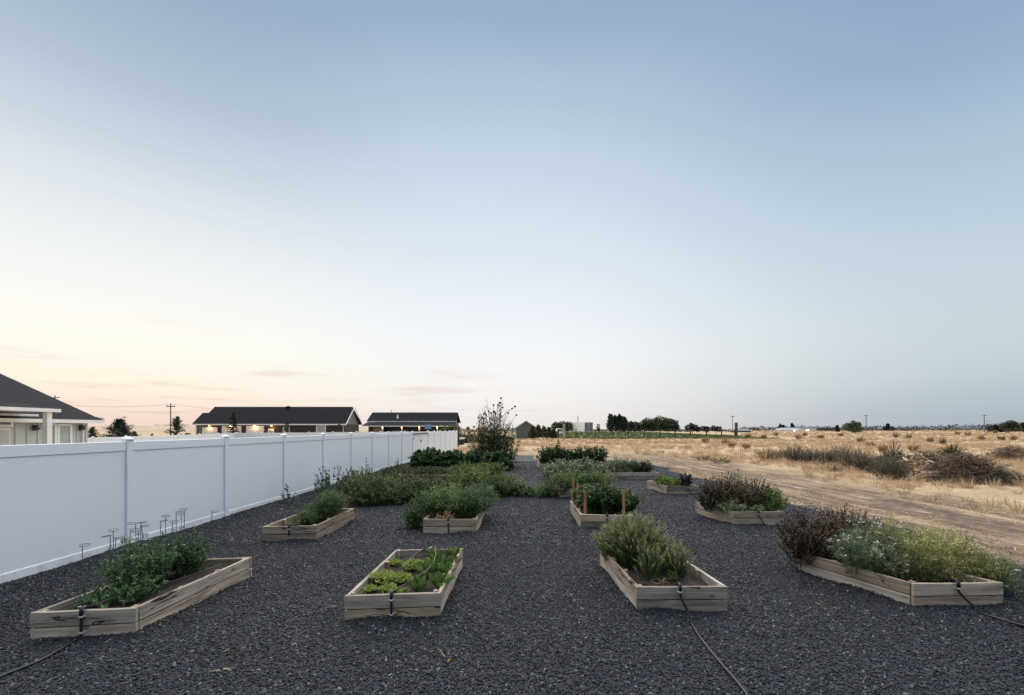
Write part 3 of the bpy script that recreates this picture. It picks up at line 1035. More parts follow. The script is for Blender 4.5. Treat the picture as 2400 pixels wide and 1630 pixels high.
gs = posts[gate_after]
gl = (4.42 - 0.127) / 2 - 0.03
gate = thing('vinyl_gate', 'white double gate in the vinyl fence with brown brace bar', 'gate',
             (fence_x(P0 + gs) + 0.0, P0 + gs, 0), frz)
for i in range(2):
    c = 0.0635 + 0.02 + gl / 2 + i * (gl + 0.02)
    lf_ = inst('gate_leaf', panel_mesh(gl - 0.2, 0.2, 1.6, 0.04, 12), gate, (0, c, 0))
    f = MB()
    f.box(-.025, .025, -gl / 2, gl / 2, 1.58, 1.72)
    f.box(-.025, .025, -gl / 2, gl / 2, 0.07, 0.21)
    f.box(-.024, .024, -gl / 2, -gl / 2 + .1, 0.2101, 1.5799)
    f.box(-.024, .024, gl / 2 - .1, gl / 2, 0.2101, 1.5799)
    f.build('gate_frame', M['vinyl'], lf_)
MB().box(.03, .075, 0.02, 4.35, 1.665, 1.735).build('brace_bar', M['pole'], gate)
for yy, zz in ((0.03, 1.40), (0.03, 0.4), (4.38, 1.55), (4.38, 0.4)):
    MB().box(.03, .06, yy - .02, yy + .16, zz - .05, zz + .05).build('hinge', M['black_metal'], gate)
MB().box(.03, .07, 2.1, 2.28, 1.18, 1.28).build('latch', M['black_metal'], gate)

def low_fence(name, label, a, b, za, zb, n):
    A, B = Vector((*a, 0)), Vector((*b, 0))
    root = thing(name, label, 'fence', (a[0], a[1], za))
    d = (B - A) / n
    ang = math.atan2(-d.x, d.y)
    ln = d.length
    pn, r1, r2 = panel_mesh(ln - .13, 0.14, 1.66, 0.05, 6), rail_mesh(ln - .13, 1.635, 1.79), rail_mesh(ln - .13, 0.0, 0.15)
    for i in range(n + 1):
        q = d * i
        dzz = (zb - za) * i / n
        p = inst('post', pm, root, (q.x, q.y, dzz), (0, 0, ang))
        inst('cap', cm, p)
        if i < n:
            c = d * (i + .5)
            dz2 = (zb - za) * (i + .5) / n
            for nm, me_ in (('panel', pn), ('rail', r1), ('rail', r2)):
                inst(nm, me_, root, (c.x, c.y, dz2), (0, 0, ang))
    return root

low_fence('back_fence', 'white vinyl fence crossing the far end of the next yard', (-27.7, 43.9), (-6.0, 43.7), -0.20, -0.02, 9)
low_fence('side_fence', 'white vinyl fence running from the white house to the dark roofed house', (-27.9, 24.0), (-27.8, 43.7), -0.42, -0.22, 8)

# ------------------------------------------------------------------ buildings
def part(mb, name, m, root, smooth=False, bevel=0.0, parent=None):
    l = Vector(root.location)
    mb.v = [tuple(Vector(p) - l) for p in mb.v]
    return mb.build(name, m, parent or root, smooth, bevel)

def window(root, x0, x1, y, z0, z1, fr=0.09, glass='glass_pale', bars=(0, 0), name='window'):
    """window in a wall facing the camera (y = wall face)"""
    f = MB()
    f.box(x0 - fr, x0, y - .05, y - .005, z0 - fr, z1 + fr)
    f.box(x1, x1 + fr, y - .05, y - .005, z0 - fr, z1 + fr)
    f.box(x0 + .0001, x1 - .0001, y - .05, y - .005, z1, z1 + fr)
    f.box(x0 + .0001, x1 - .0001, y - .05, y - .005, z0 - fr, z0)
    for i in range(bars[0]):
        c = x0 + (x1 - x0) * (i + 1) / (bars[0] + 1)
        f.box(c - .02, c + .02, y - .045, y - .02, z0 + .001, z1 - .001)
    for i in range(bars[1]):
        c = z0 + (z1 - z0) * (i + 1) / (bars[1] + 1)
        f.box(x0 + .001, x1 - .001, y - .044, y - .021, c - .02, c + .02)
    o = part(f, name, M['white_trim'], root)
    part(MB().box(x0 + .0002, x1 - .0002, y - .018, y - .006, z0 + .0002, z1 - .0002), 'pane', M[glass], root, parent=o)
    return o

def roof_slab(root, quad, th=0.12, name='roof', m='shingle', rows=0):
    """a pitched roof plane with thickness; quad: eave a, eave b, ridge b, ridge a; rows of shingle courses proud of each other"""
    a, b, c, d = [Vector(p) for p in quad]
    n = (b - a).cross(d - a).normalized()
    if n.z < 0:
        n = -n
    mb = MB()
    k = max(1, rows)
    for i in range(k):
        t0, t1 = i / k, (i + 1) / k + (0.004 if i < k - 1 else 0)
        up = n * (0.007 if rows else 0)
        q = [a.lerp(d, t0) + up, b.lerp(c, t0) + up, b.lerp(c, t1), a.lerp(d, t1)]
        lo = [p - n * th for p in (a.lerp(d, t0), b.lerp(c, t0), b.lerp(c, t1), a.lerp(d, t1))]
        mb.add([tuple(p) for p in q + lo], [(0, 1, 2, 3), (7, 6, 5, 4), (0, 4, 5, 1), (1, 5, 6, 2), (2, 6, 7, 3), (3, 7, 4, 0)])
    return part(mb, name, M[m], root)

# --- the near house beyond the fence: white board-and-batten wall, dark roof, porch
h1 = thing('white_house', 'white board and batten house with dark shingle roof behind the fence', 'house', (-19.4, 15.0, -0.38))
WX, YE = -19.4, 19.9
part(MB().box(-29.5, WX, 8.0, YE, -0.4, 2.42), 'wall', M['siding'], h1)
y = 10.2
while y < YE - 0.1:
    if not (15.8 < y < 16.95 or 18.0 < y < 19.2):
        part(MB().box(WX + .001, WX + .026, y - .022, y + .022, -0.39, 2.30), 'batten', M['siding'], h1)
    y += 0.40
roof_slab(h1, [(-19.15, 8.0, 2.42), (-19.15, 20.35, 2.42), (-25.0, 20.35, 5.08), (-25.0, 8.0, 5.08)], 0.1, rows=26)
roof_slab(h1, [(-31.0, 20.35, 2.42), (-31.0, 8.0, 2.42), (-25.002, 8.0, 5.08), (-25.002, 20.35, 5.08)], 0.1)
part(MB().box(-19.17, -19.12, 8.0, 20.36, 2.26, 2.41), 'fascia', M['white_trim'], h1)
part(MB().prism([(-19.6, 2.30), (-19.12, 2.30), (-19.12, 2.52), (-19.6, 2.60)], 'y', 20.37, 20.44), 'eave_return', M['white_trim'], h1)
part(MB().prism([(-29.4, 2.43), (-19.5, 2.43), (-25.0, 4.9)], 'y', 19.80, YE), 'gable', M['siding'], h1)
# porch
roof_slab(h1, [(-17.88, 8.0, 2.80), (-17.88, 17.2, 2.80), (-20.75, 17.2, 3.19), (-20.75, 8.0, 3.19)], 0.06, 'porch_roof', rows=10)
part(MB().box(-17.90, -17.84, 8.0, 17.22, 2.66, 2.79), 'porch_fascia', M['white_trim'], h1)
part(MB().box(-19.36, -17.905, 8.0, 17.16, 2.665, 2.70), 'porch_soffit', M['siding'], h1)
part(MB().box(WX + .002, WX + .05, 8.0, 17.8, 2.50, 2.60), 'frieze', M['white_trim'], h1)
part(MB().box(-18.12, -17.94, 16.8, 16.98, -0.38, 2.66), 'porch_post', M['white_trim'], h1)
part(MB().box(-18.12, -17.94, 12.4, 12.58, -0.38, 2.66), 'porch_post', M['white_trim'], h1)

def side_window(y0, y1, z0, z1, glass, name='window', fr=.09):
    f = MB()
    x = WX
    f.box(x + .003, x + .055, y0 - fr, y0, z0 - fr, z1 + fr)
    f.box(x + .003, x + .055, y1, y1 + fr, z0 - fr, z1 + fr)
    f.box(x + .003, x + .055, y0 + .0001, y1 - .0001, z1, z1 + fr)
    f.box(x + .003, x + .055, y0 + .0001, y1 - .0001, z0 - fr, z0)
    o = part(f, name, M['white_trim'], h1)
    part(MB().box(x + .004, x + .02, y0 + .0002, y1 - .0002, z0 + .0002, z1 - .0002), 'pane', M[glass], h1, parent=o)
side_window(15.95, 16.8, 2.17, 2.30, 'glass')
side_window(18.12, 18.42, -0.2, 2.16, 'glass_pale')
side_window(18.62, 19.06, -0.2, 2.14, 'glass_pale')
d_ = part(MB().box(WX + .003, WX + .04, 15.95, 16.8, -0.38, 2.05), 'door', M['door_white'], h1)
for yy in (16.0, 16.42):
    part(MB().box(WX + .0405, WX + .052, yy, yy + .33, 0.3, 1.95), 'door_panel', M['siding'], h1, parent=d_)
for yy in (17.62, 19.52):
    s = part(MB().box(WX + .03, WX + .20, yy - .05, yy + .05, 2.02, 2.16), 'wall_lamp', M['black_metal'], h1)
    part(MB().tube([(WX + .12, yy, 2.02), (WX + .14, yy, 1.98)], [.10, .13], 8), 'lamp_shade', M['black_metal'], h1, parent=s)

part(MB().tube([(-19.22, 19.6, 2.3), (-19.34, 19.62, 2.15), (-19.345, 19.62, -.3)], .035, 6), 'downpipe', M['white_trim'], h1)
part(MB().tube([(-22.4, 15.6, 3.8), (-22.4, 15.6, 4.35)], .05, 8), 'vent_pipe', M['black_metal'], h1)
# black rounded lid just over the fence
g1 = thing('covered_grill', 'black rounded lid showing above the white fence before the porch', 'grill', (-14.35, 12.0, -0.33))
lid = MB()
prof = [(0.74, 0.62), (0.78, 0.9), (0.76, 1.4), (0.70, 1.66), (0.55, 1.83), (0.3, 1.92), (0.02, 1.95)]
n = 20
lid.v = [(r * math.cos(2 * math.pi * k / n), 0.62 * r * math.sin(2 * math.pi * k / n), z) for r, z in prof for k in range(n)]
lid.f = [(i * n + k, i * n + (k + 1) % n, (i + 1) * n + (k + 1) % n, (i + 1) * n + k) for i in range(len(prof) - 1) for k in range(n)]
lid.build('lid', M['black'], g1, True)
for sx in (-.5, .5):
    for sy in (-.28, .28):
        MB().box(sx - .03, sx + .03, sy - .03, sy + .03, 0, .62).build('leg', M['black_metal'], g1)

# --- the long dark house behind the back fence
h2 = thing('ranch_house', 'long dark ranch house with three white garage doors and lit eaves', 'house', (-36.0, 65.4, -0.3))
part(MB().box(-46.9, -25.2, 65.4, 71.6, -0.3, 2.72), 'wall', M['dark_wall'], h2)
part(MB().box(-47.45, -46.902, 65.4, 69.0, -0.3, 2.72), 'wall', M['grey_wall'], h2)
roof_slab(h2, [(-46.95, 64.95, 2.80), (-24.8, 64.95, 2.80), (-25.1, 68.5, 5.50), (-46.75, 68.5, 5.50)], 0.12, rows=22)
roof_slab(h2, [(-24.8, 72.05, 2.80), (-46.95, 72.05, 2.80), (-46.75, 68.502, 5.50), (-25.1, 68.502, 5.50)], 0.12)
roof_slab(h2, [(-47.75, 64.97, 2.80), (-46.96, 64.97, 2.80), (-46.76, 67.2, 4.5), (-47.75, 67.2, 4.5)], 0.12, rows=14)
roof_slab(h2, [(-46.96, 69.4, 2.80), (-47.75, 69.4, 2.80), (-47.75, 67.202, 4.5), (-46.76, 67.202, 4.5)], 0.12)
part(MB().prism([(65.5, 2.721), (71.5, 2.721), (68.5, 5.3)], 'x', -25.30, -25.2), 'gable', M['grey_wall'], h2)
part(MB().box(-47.76, -24.78, 64.88, 64.94, 2.58, 2.76), 'fascia', M['white_trim'], h2)
part(MB().prism([(64.9, 2.56), (64.9, 2.80), (68.5, 5.54), (68.5, 5.3)], 'x', -24.78, -24.72), 'rake_trim', M['white_trim'], h2)
part(MB().prism([(72.1, 2.56), (72.1, 2.80), (68.52, 5.54), (68.52, 5.3)], 'x', -24.78, -24.72), 'rake_trim', M['white_trim'], h2)
part(MB().tube([(-35.2, 68.5, 5.45), (-35.2, 68.5, 5.62)], [.5, .1], 8), 'ridge_vent', M['shingle'], h2)
for px_, yy in ((545, 66.6), (760, 67.0), (690, 67.4)):
    zz = 2.8 + (yy - 64.95) / 3.55 * 2.7
    part(MB().tube([(wx(px_, yy), yy, zz - .1), (wx(px_, yy), yy, zz + .32)], .07, 7), 'vent_pipe', M['black_metal'], h2)
part(MB().tube([(-25.35, 65.3, 2.56), (-25.35, 65.36, 2.4), (-25.35, 65.36, -.28)], .05, 6), 'downpipe', M['white_trim'], h2)
part(MB().box(-46.9, -46.6, 65.28, 65.395, -0.29, 2.55), 'corner_board', M['grey_wall'], h2)
part(MB().box(-47.5, -47.36, 65.27, 65.395, -0.29, 2.57), 'corner_board', M['white_trim'], h2)
for (xa, xb, zt) in ((wx(474, 65.3), wx(509, 65.3), 2.1), (wx(520, 65.3), wx(565, 65.3), 2.32), (wx(577, 65.3), wx(618, 65.3), 2.32)):
    g = MB()
    nrow = 4
    hh = (zt + .29) / nrow
    for r in range(nrow):
        g.box(xa + .16, xb - .16, 65.33, 65.385, -0.29 + r * hh + .01, -0.29 + (r + 1) * hh - .01)
    gd = part(g, 'garage_door', M['door_white'], h2)
    f = MB()
    f.box(xa, xa + .15, 65.30, 65.39, -0.29, zt + .14)
    f.box(xb - .15, xb, 65.30, 65.39, -0.29, zt + .14)
    f.box(xa + .1501, xb - .1501, 65.30, 65.39, zt, zt + .14)
    part(f, 'frame', M['white_trim'], h2, parent=gd)
dx0, dx1 = wx(628, 65.3), wx(642, 65.3)
dd = part(MB().box(dx0, dx1, 65.31, 65.39, -0.29, 2.02), 'door', M['door_white'], h2)
part(MB().box(dx0 + .2, dx1 - .2, 65.295, 65.309, 1.25, 1.8), 'pane', M['glass'], h2, parent=dd)
part(MB().box(dx0 + .435, dx0 + .465, 65.285, 65.294, 1.25, 1.8), 'glazing_bar', M['white_trim'], h2, parent=dd)
window(h2, wx(743, 65.3), wx(761, 65.3), 65.4, 1.35, 2.45, .16)
window(h2, wx(664, 65.3), wx(677, 65.3), 65.4, 1.0, 2.2, .1, 'glass')
for px in (490, 541, 596.5, 636):
    x = wx(px, 65.1)
    b = part(MB().tube([(x, 65.12, 2.56), (x, 65.12, 2.44)], [.05, .13], 8), 'eave_light', M['bulb'], h2)
    ld = bpy.data.lights.new('eave_glow', 'POINT')
    ld.energy = 26
    ld.color = (1.0, 0.55, 0.22)
    ld.shadow_soft_size = 0.12
    lo = link(bpy.data.objects.new('eave_glow', ld), b)
    lo.location = Vector((x, 65.0, 2.28)) - Vector(h2.location)

# --- the porch house further on
h3 = thing('porch_house', 'dark two tier roofed house with lit porch beyond the white gate', 'house', (-19.0, 82.0, -0.1))
part(MB().box(-26.7, -10.7, 82.2, 87.5, -0.1, 3.3), 'wall', M['black'], h3)
roof_slab(h3, [(-27.2, 81.5, 3.52), (-10.35, 81.5, 3.52), (-10.45, 84.0, 5.2), (-26.95, 84.0, 5.2)], 0.1, rows=12)
roof_slab(h3, [(-10.35, 88.0, 3.3), (-27.2, 88.0, 3.3), (-26.95, 84.002, 5.2), (-10.45, 84.002, 5.2)], 0.1)
part(MB().box(-27.2, -10.33, 81.40, 81.47, 3.34, 3.50), 'fascia', M['white_trim'], h3)
roof_slab(h3, [(-27.3, 79.0, 2.62), (-10.25, 79.0, 2.62), (-10.35, 81.35, 3.32), (-26.95, 81.35, 3.32)], 0.08, 'porch_roof', rows=8)
part(MB().box(-27.32, -10.22, 78.92, 78.98, 2.44, 2.60), 'porch_fascia', M['white_trim'], h3)
for px in (897, 942, 983, 1025, 1066):
    x = wx(px, 79.3)
    part(MB().box(x - .09, x + .09, 79.2, 79.38, -0.1, 2.5), 'porch_post', M['beige'], h3)
    b = part(MB().tube([(x, 79.1, 2.42), (x, 79.1, 2.28)], [.05, .12], 8), 'porch_light', M['bulb'], h3)
    ld = bpy.data.lights.new('porch_glow', 'POINT')
    ld.energy = 14
    ld.color = (1.0, 0.7, 0.38)
    ld.shadow_soft_size = 0.12
    lo = link(bpy.data.objects.new('porch_glow', ld), b)
    lo.location = Vector((x, 79.02, 2.15)) - Vector(h3.location)
part(MB().box(wx(864, 80), wx(874, 80), 79.9, 80.1, -0.1, 2.45), 'porch_wall', M['dark_wall'], h3)
part(MB().box(wx(875, 81), wx(899, 81), 80.9, 81.1, -0.1, 2.3), 'porch_wall', M['beige'], h3)
part(MB().tube([(wx(933, 82.6), 82.3, 3.9), (wx(933, 82.6), 82.3, 4.72)], [.22, .1], 8), 'roof_vent', M['white_trim'], h3)
part(MB().tube([(wx(917.5, 84.6), 84.6, 4.9), (wx(917.5, 84.6), 84.6, 5.75)], .05, 6), 'flue', M['pole_far'], h3)
s = thing('patio_sofa', 'low beige slab standing before the lit porch, partly hidden by the fence', 'bench', (wx(936, 76), 76, -0.1))
part(MB().box(wx(920, 76), wx(953, 76), 75.7, 76.3, 0.4, 1.68), 'backrest', M['beige'], s)
part(MB().box(wx(921, 76), wx(952, 76), 74.9, 75.698, 0.0, 0.8), 'seat', M['beige'], s)

# blue square panel on a post
bp = thing('backboard', 'blue square panel on a post in front of the lit porch', 'backboard', (wx(1003, 62), 62, -0.1))
part(MB().box(wx(996, 62), wx(1010.5, 62), 61.95, 62.0, 2.0, 2.66), 'panel', M['blue_panel'], bp)
part(MB().box(wx(995.5, 62), wx(1011, 62), 62.001, 62.03, 1.97, 2.69), 'frame', M['black_metal'], bp)
part(MB().tube([(wx(1003, 62), 62.1, -0.1), (wx(1003, 62), 62.1, 2.6)], .05, 8), 'pole', M['black_metal'], bp)

# --- small gabled building behind the saplings
h4 = thing('gabled_shed', 'small grey gabled building with white rake trim behind saplings', 'shed', (wx(1232, 92), 92, 0))
xa, xm, xb = wx(1206, 92), wx(1233, 92), wx(1260, 92)
part(MB().box(xa + .2, xb - .2, 92, 97, 0, 2.2), 'wall', M['sage_wall'], h4)
part(MB().prism([(xa + .2, 2.201), (xb - .2, 2.201), (xm, 3.65)], 'y', 92, 92.15), 'gable', M['sage_wall'], h4)
roof_slab(h4, [(xa - .1, 97.2, 2.16), (xa - .1, 91.7, 2.16), (xm, 91.7, 3.78), (xm, 97.2, 3.78)], 0.08, rows=6)
roof_slab(h4, [(xb + .1, 91.7, 2.16), (xb + .1, 97.2, 2.16), (xm + .002, 97.2, 3.78), (xm + .002, 91.7, 3.78)], 0.08)
part(MB().prism([(xa - .15, 2.02), (xa - .15, 2.2), (xm, 3.84), (xm, 3.64)], 'y', 91.6, 91.68), 'rake_trim', M['white_trim'], h4)
part(MB().prism([(xb + .15, 2.02), (xb + .15, 2.2), (xm + .002, 3.84), (xm + .002, 3.64)], 'y', 91.6, 91.68), 'rake_trim', M['white_trim'], h4)
lat = MB()
x_ = wx(1203, 91)
for i in range(5):
    lat.box(x_ + i * .14, x_ + i * .14 + .06, 91.0, 91.04, 0.25, 1.5)
part(lat, 'lattice', M['white_trim'], h4)

# --- white box trailer on the lawn
ty = 112.0
tz = float(hz(1014.5, ty))
tr = thing('box_trailer', 'white box trailer with grey rear doors parked on the green lawn', 'trailer', (wx(1378, ty), ty, tz))
xr0, xr1 = wx(1370, ty), wx(1389.5, ty)
top = hz(990, ty)
xl0 = wx(1335, ty + 4.0)
mb = MB()
mb.add([(xr0, ty, tz + .25), (xr1, ty, tz + .25), (xr1, ty, top), (xr0, ty, top), (xl0, ty + 9, tz + .25), (xl0 + 2.3, ty + 9, tz + .25), (xl0 + 2.3, ty + 9, top + .02), (xl0, ty + 9, top + .02)],
       [(0, 1, 2, 3), (5, 4, 7, 6), (4, 0, 3, 7), (1, 5, 6, 2), (3, 2, 6, 7), (0, 4, 5, 1)])
part(mb, 'box', M['trailer_white'], tr)
for i in range(2):
    w_ = (xr1 - xr0) / 2
    dr = part(MB().box(xr0 + .05 + i * w_, xr0 + w_ - .05 + i * w_, ty - .06, ty - .002, tz + .32, top - .08), 'rear_door', M['trailer_grey'], tr)
    part(MB().tube([(xr0 + w_ * (i + .5), ty - .09, tz + .4), (xr0 + w_ * (i + .5), ty - .09, top - .15)], .025, 5), 'lock_rod', M['pole_far'], tr, parent=dr)
for i in (0, 1):
    for k in (0.35, 0.55):
        xx_ = (xr0 + .25 + i * 1.5) * (1 - k) + (xl0 + .25 + i * 1.5) * k
        part(MB().tube([(xx_ - .12, ty + 9 * k, tz + .33), (xx_ + .12, ty + 9 * k, tz + .33)], .36, 12), 'wheel', M['black'], tr)
v_ = thing('parked_van', 'small pale vehicle roof beside the wooden gatepost', 'van', (wx(1312, 105), 105, 0.3))
xa, xb = wx(1302, 105), wx(1320, 105)
part(MB().prism([(xa, 0.55), (xb, 0.55), (xb, 1.4), (xb - .3, 2.1), (xa + .35, 2.15), (xa, 1.5)], 'y', 104.2, 106.0), 'body', M['trailer_white'], v_, bevel=0.05)
part(MB().prism([(xa + .3, 1.5), (xb - .2, 1.45), (xb - .4, 1.95), (xa + .45, 1.98)], 'y', 104.17, 104.199), 'window', M['glass'], v_)
for xw in (xa + .35, xb - .35):
    part(MB().tube([(xw, 104.15, 0.62), (xw, 104.4, 0.62)], .32, 12), 'wheel', M['black'], v_)

# --- low white-topped thing beside the end of the fence
b_ = thing('lidded_trough', 'low dark trough with white top beside the end of the white fence', 'trough', (wx(1079, 55), 55, 0))
part(MB().box(wx(1073, 55), wx(1087, 55), 54.8, 55.3, 0.0, 0.68), 'trough', M['black'], b_)
part(MB().box(wx(1070.5, 55), wx(1089.5, 55), 54.7, 55.4, 0.70, 0.92), 'lid', M['white_trim'], b_, bevel=0.05)

# --- far houses on the right horizon
def far_house(label, y, px0, px1, py_ridge, py_eave, wall, roofm, lights=(), rz_px=None):
    x0, x1 = wx(px0, y), wx(px1, y)
    ze, zr = hz(py_eave, y), hz(py_ridge, y)
    root = thing('far_house', label, 'house', ((x0 + x1) / 2, y, 0), group='houses along the right horizon')
    part(MB().box(x0 + 1, x1 - 1, y, y + 10, 0, ze), 'wall', wall, root)
    ins = (x1 - x0) * 0.16
    xm0, xm1 = x0 + ins, x1 - ins
    mb = MB()
    mb.add([(x0, y - .6, ze), (x1, y - .6, ze), (x1, y + 10.6, ze), (x0, y + 10.6, ze), (xm0, y + 5, zr), (xm1, y + 5, zr)],
           [(0, 1, 5, 4), (1, 2, 5), (2, 3, 4, 5), (3, 0, 4), (3, 2, 1, 0)])
    part(mb, 'roof', roofm, root)
    for px in lights:
        x = wx(px, y)
        part(MB().tube([(x, y - .9, ze - .5), (x, y - 1.3, ze - .5)], .75, 8), 'lamp', M['bulb_far'], root)
    return root
roof_pale = plain('pale_roof', (0.42, 0.43, 0.43), 0.8, 0.1, 0.5)
roof_mid = plain('grey_roof', (0.17, 0.17, 0.18), 0.8, 0.2, 0.5)
far_house('far pale roofed house with bright lamp on the right horizon', 430, 1828, 1882, 1003.0, 1009.3, M['beige'], roof_pale, (1860,))
far_house('far house with grey roof and bright lamp right of the pale roof', 450, 1870, 1916, 1001.5, 1007.2, M['white_trim'], roof_mid, (1892,))
far_house('far low dark roofed house just right of the rusty gatepost', 260, 1727, 1764, 1005.4, 1010.5, M['dark_wall'], roof_mid)
far_house('far low dark house between the lit houses and the round tree', 470, 1920, 1955, 1003.2, 1007.0, M['dark_wall'], M['shingle'])
far_house('tiny far white house beneath the slim conifer', 600, 2068, 2076, 1003.2, 1006.0, M['white_trim'], M['white_trim'])

# ------------------------------------------------------------------ poles and wires
def utility_pole(label, px, ptop, y, arm=1.1, m='pole_far', low_arm=False, r=0.15):
    x, zt = wx(px, y), hz(ptop, y)
    root = thing('utility_pole', label, 'utility pole', (x, y, 0), group='utility poles along the horizon')
    MB().tube([(0, 0, -0.3), (0, 0, zt)], [r, r * 0.75], 8).build('shaft', M[m], root)
    if arm:
        MB().box(-arm, arm, -.08, .08, zt - .75, zt - .55).build('crossarm', M[m], root)
        for k in (-.85, 0, .85):
            MB().tube([(k * arm, 0, zt - .55), (k * arm, 0, zt - .3)], .06, 6).build('insulator', M['clamp'], root)
    if low_arm:
        MB().box(0.1, arm * 2.4, -.07, .07, zt * .62, zt * .62 + .16).build('lamp_arm', M[m], root)
    return root
utility_pole('tall utility pole left of the long dark house', 400, 946, 95, 0.9, 'pole', r=.12)
utility_pole('short distant utility pole between two young conifers', 291, 975, 190, 1.2, 'pole')
utility_pole('utility pole tip showing over the white house roof', 129, 927, 120, 1.2, 'pole')
utility_pole('utility pole behind the white box trailer', 1354.5, 975, 190, 0.0, r=.2)
utility_pole('utility pole near the rusty gatepost', 1717, 974, 210, 1.0, r=.17)
utility_pole('utility pole just right of the round tree', 2030, 972, 230, 1.3, r=.2)
utility_pole('utility pole with a side arm near the wooded right edge', 2307, 972, 250, 1.5, low_arm=True, r=.22)
def wire_line(name, label, pts, r):
    mb = MB()
    for a, b in zip(pts[:-1], pts[1:]):
        a, b = Vector(a), Vector(b)
        q = [a.lerp(b, t) - Vector((0, 0, 1.6 * 4 * t * (1 - t))) for t in np.linspace(0, 1, 13)]
        mb.tube(q, r, 4)
    tag(mb.build(name, M['black_metal']), label, 'wires')
wire_line('overhead_wires', 'thin overhead wires past the tall pole by the dark house', [(wx(-60, 90), 90, hz(918, 90)), (wx(400, 95), 95, hz(948, 95)), (wx(900, 190), 190, hz(975, 190))], 0.02)
wire_line('overhead_wires', 'thin overhead wires between the poles on the right horizon', [(wx(1717, 210), 210, hz(976, 210)), (wx(2030, 230), 230, hz(974.5, 230)), (wx(2307, 250), 250, hz(974.5, 250)), (wx(2650, 275), 275, hz(974, 275))], 0.012)

# ------------------------------------------------------------------ wire fence round the lawn
wf = thing('wire_fence', 'wire fence on thin black posts along the green lawn', 'fence', (wx(1309, 86), 86, 0))
pp = [(1309, 86), (1350, 86), (1395, 87), (1436, 88), (1472, 89), (1510, 91), (1547, 93), (1582, 95), (1618, 97), (1656, 99), (1691, 101), (1722, 103)]
pw = []
for px, y in pp:
    x = wx(px, y)
    zt = 1.95
    part(MB().box(x - .085, x + .085, y - .085, y + .085, -0.1, zt), 'post', M['black_metal'], wf)
    pw.append(Vector((x, y, 0)))
for z in (0.3, 0.7, 1.1, 1.5, 1.85):
    part(MB().tube([p + Vector((0, -.05, z)) for p in pw], .011, 4), 'wire', M['black_metal'], wf)
for (px, y, pt, w, label, m_) in ((1322, 80, 994, .19, 'thick pale wooden gatepost at the near end of the wire fence', 'stick'),
                                  (1725.5, 103, 991, .26, 'thick rusty brown post at the far end of the wire fence', 'pole')):
    x = wx(px, y)
    o = MB().box(-w, w, -w, w, -0.2, hz(pt, y)).build('gatepost', M[m_], None, bevel=0.03)
    o.location = (x, y, 0)
    tag(o, label, 'post')

# ------------------------------------------------------------------ raised beds
RIM = 0.285

def bed(key, label, soil_z=0.2, boards=2):
    q = [Vector((*p, 0)) for p in BEDS[key]]
    c = sum(q, Vector()) / 4
    root = thing('raised_bed', label, 'raised bed', c, group='weathered plank raised beds on the gravel')
    q = [p - c for p in q]
    T, H = 0.038, 0.139
    rr = random.Random(key)
    for e in range(4):
        a, b = q[e], q[(e + 1) % 4]
        d = (b - a).normalized()
        inw = Vector((-d.y, d.x, 0))
        if e % 2 == 1:                       # long sides butt between the end boards
            a, b = a + d * (T + .002), b - d * (T + .002)
        ln = (b - a).length
        for k in range(boards):
            z = k * (H + 0.008) + H / 2
            mb = MB()
            segs = 6
            n0 = []
            for i in range(segs + 1):        # slightly waney lower and upper edge
                x = -ln / 2 + ln * i / segs
                up_, lo = H / 2 + rr.uniform(-.004, .001), -H / 2 + rr.uniform(-.001, .004)
                n0.append([(x, -T / 2, lo), (x, T / 2, lo), (x, T / 2, up_), (x, -T / 2, up_)])
            vs = [p for r_ in n0 for p in r_]
            fs = [(3, 2, 1, 0), tuple(4 * segs + j for j in range(4))]
            for i in range(segs):
                for j in range(4):
                    fs.append((4 * i + j, 4 * i + (j + 1) % 4, 4 * (i + 1) + (j + 1) % 4, 4 * (i + 1) + j))
            mb.add(vs, fs)
            mid_ = (a + b) / 2 + inw * (T / 2 + rr.uniform(-.002, .003)) + Vector((0, 0, z))
            o = mb.build('board', M['board'], root, bevel=0.0035, loc=mid_,
                         rot=(rr.uniform(-.012, .012), rr.uniform(-.002, .002), math.atan2(d.y, d.x)))
    # stakes inside the corners and along the sides
    def bil(u, v):
        return q[0] * (1 - u) * (1 - v) + q[1] * u * (1 - v) + q[2] * u * v + q[3] * (1 - u) * v
    L1, L2 = (q[1] - q[0]).length, (q[3] - q[0]).length
    iu, iv = (T + .024) / L1, (T + .024) / L2
    spots = [(iu, iv), (1 - iu, iv), (iu, 1 - iv), (1 - iu, 1 - iv), (iu, .36), (1 - iu, .36), (iu, .68), (1 - iu, .68)]
    ang = math.atan2((q[1] - q[0]).y, (q[1] - q[0]).x)
    for u, v in spots:
        p = bil(u, v)
        zt = RIM + rr.uniform(-.012, .012)
        MB().box(-.02, .02, -.032, .032, -.1, zt).build('stake', M['board'], root, bevel=.003, loc=(p.x, p.y, 0), rot=(0, 0, ang + rr.uniform(-.08, .08)))
    # soil
    n = 26
    su, sv = (T + .001) / L1, (T + .001) / L2
    vs, fs = [], []
    for j in range(n + 1):
        for i in range(n + 1):
            p = bil(su + (1 - 2 * su) * i / n, sv + (1 - 2 * sv) * j / n)
            vs.append((p.x, p.y, soil_z + rr.gauss(0, .006) + .012 * math.sin(i * .9 + j * .4) - .02 * (1 if i in (0, n) or j in (0, n) else 0)))
    for j in range(n):
        for i in range(n):
            k = j * (n + 1) + i
            fs.append((k, k + 1, k + n + 2, k + n + 1))
    s = MB()
    s.add(vs, fs)
    s.build('soil', M['soil'], root, True)
    return root

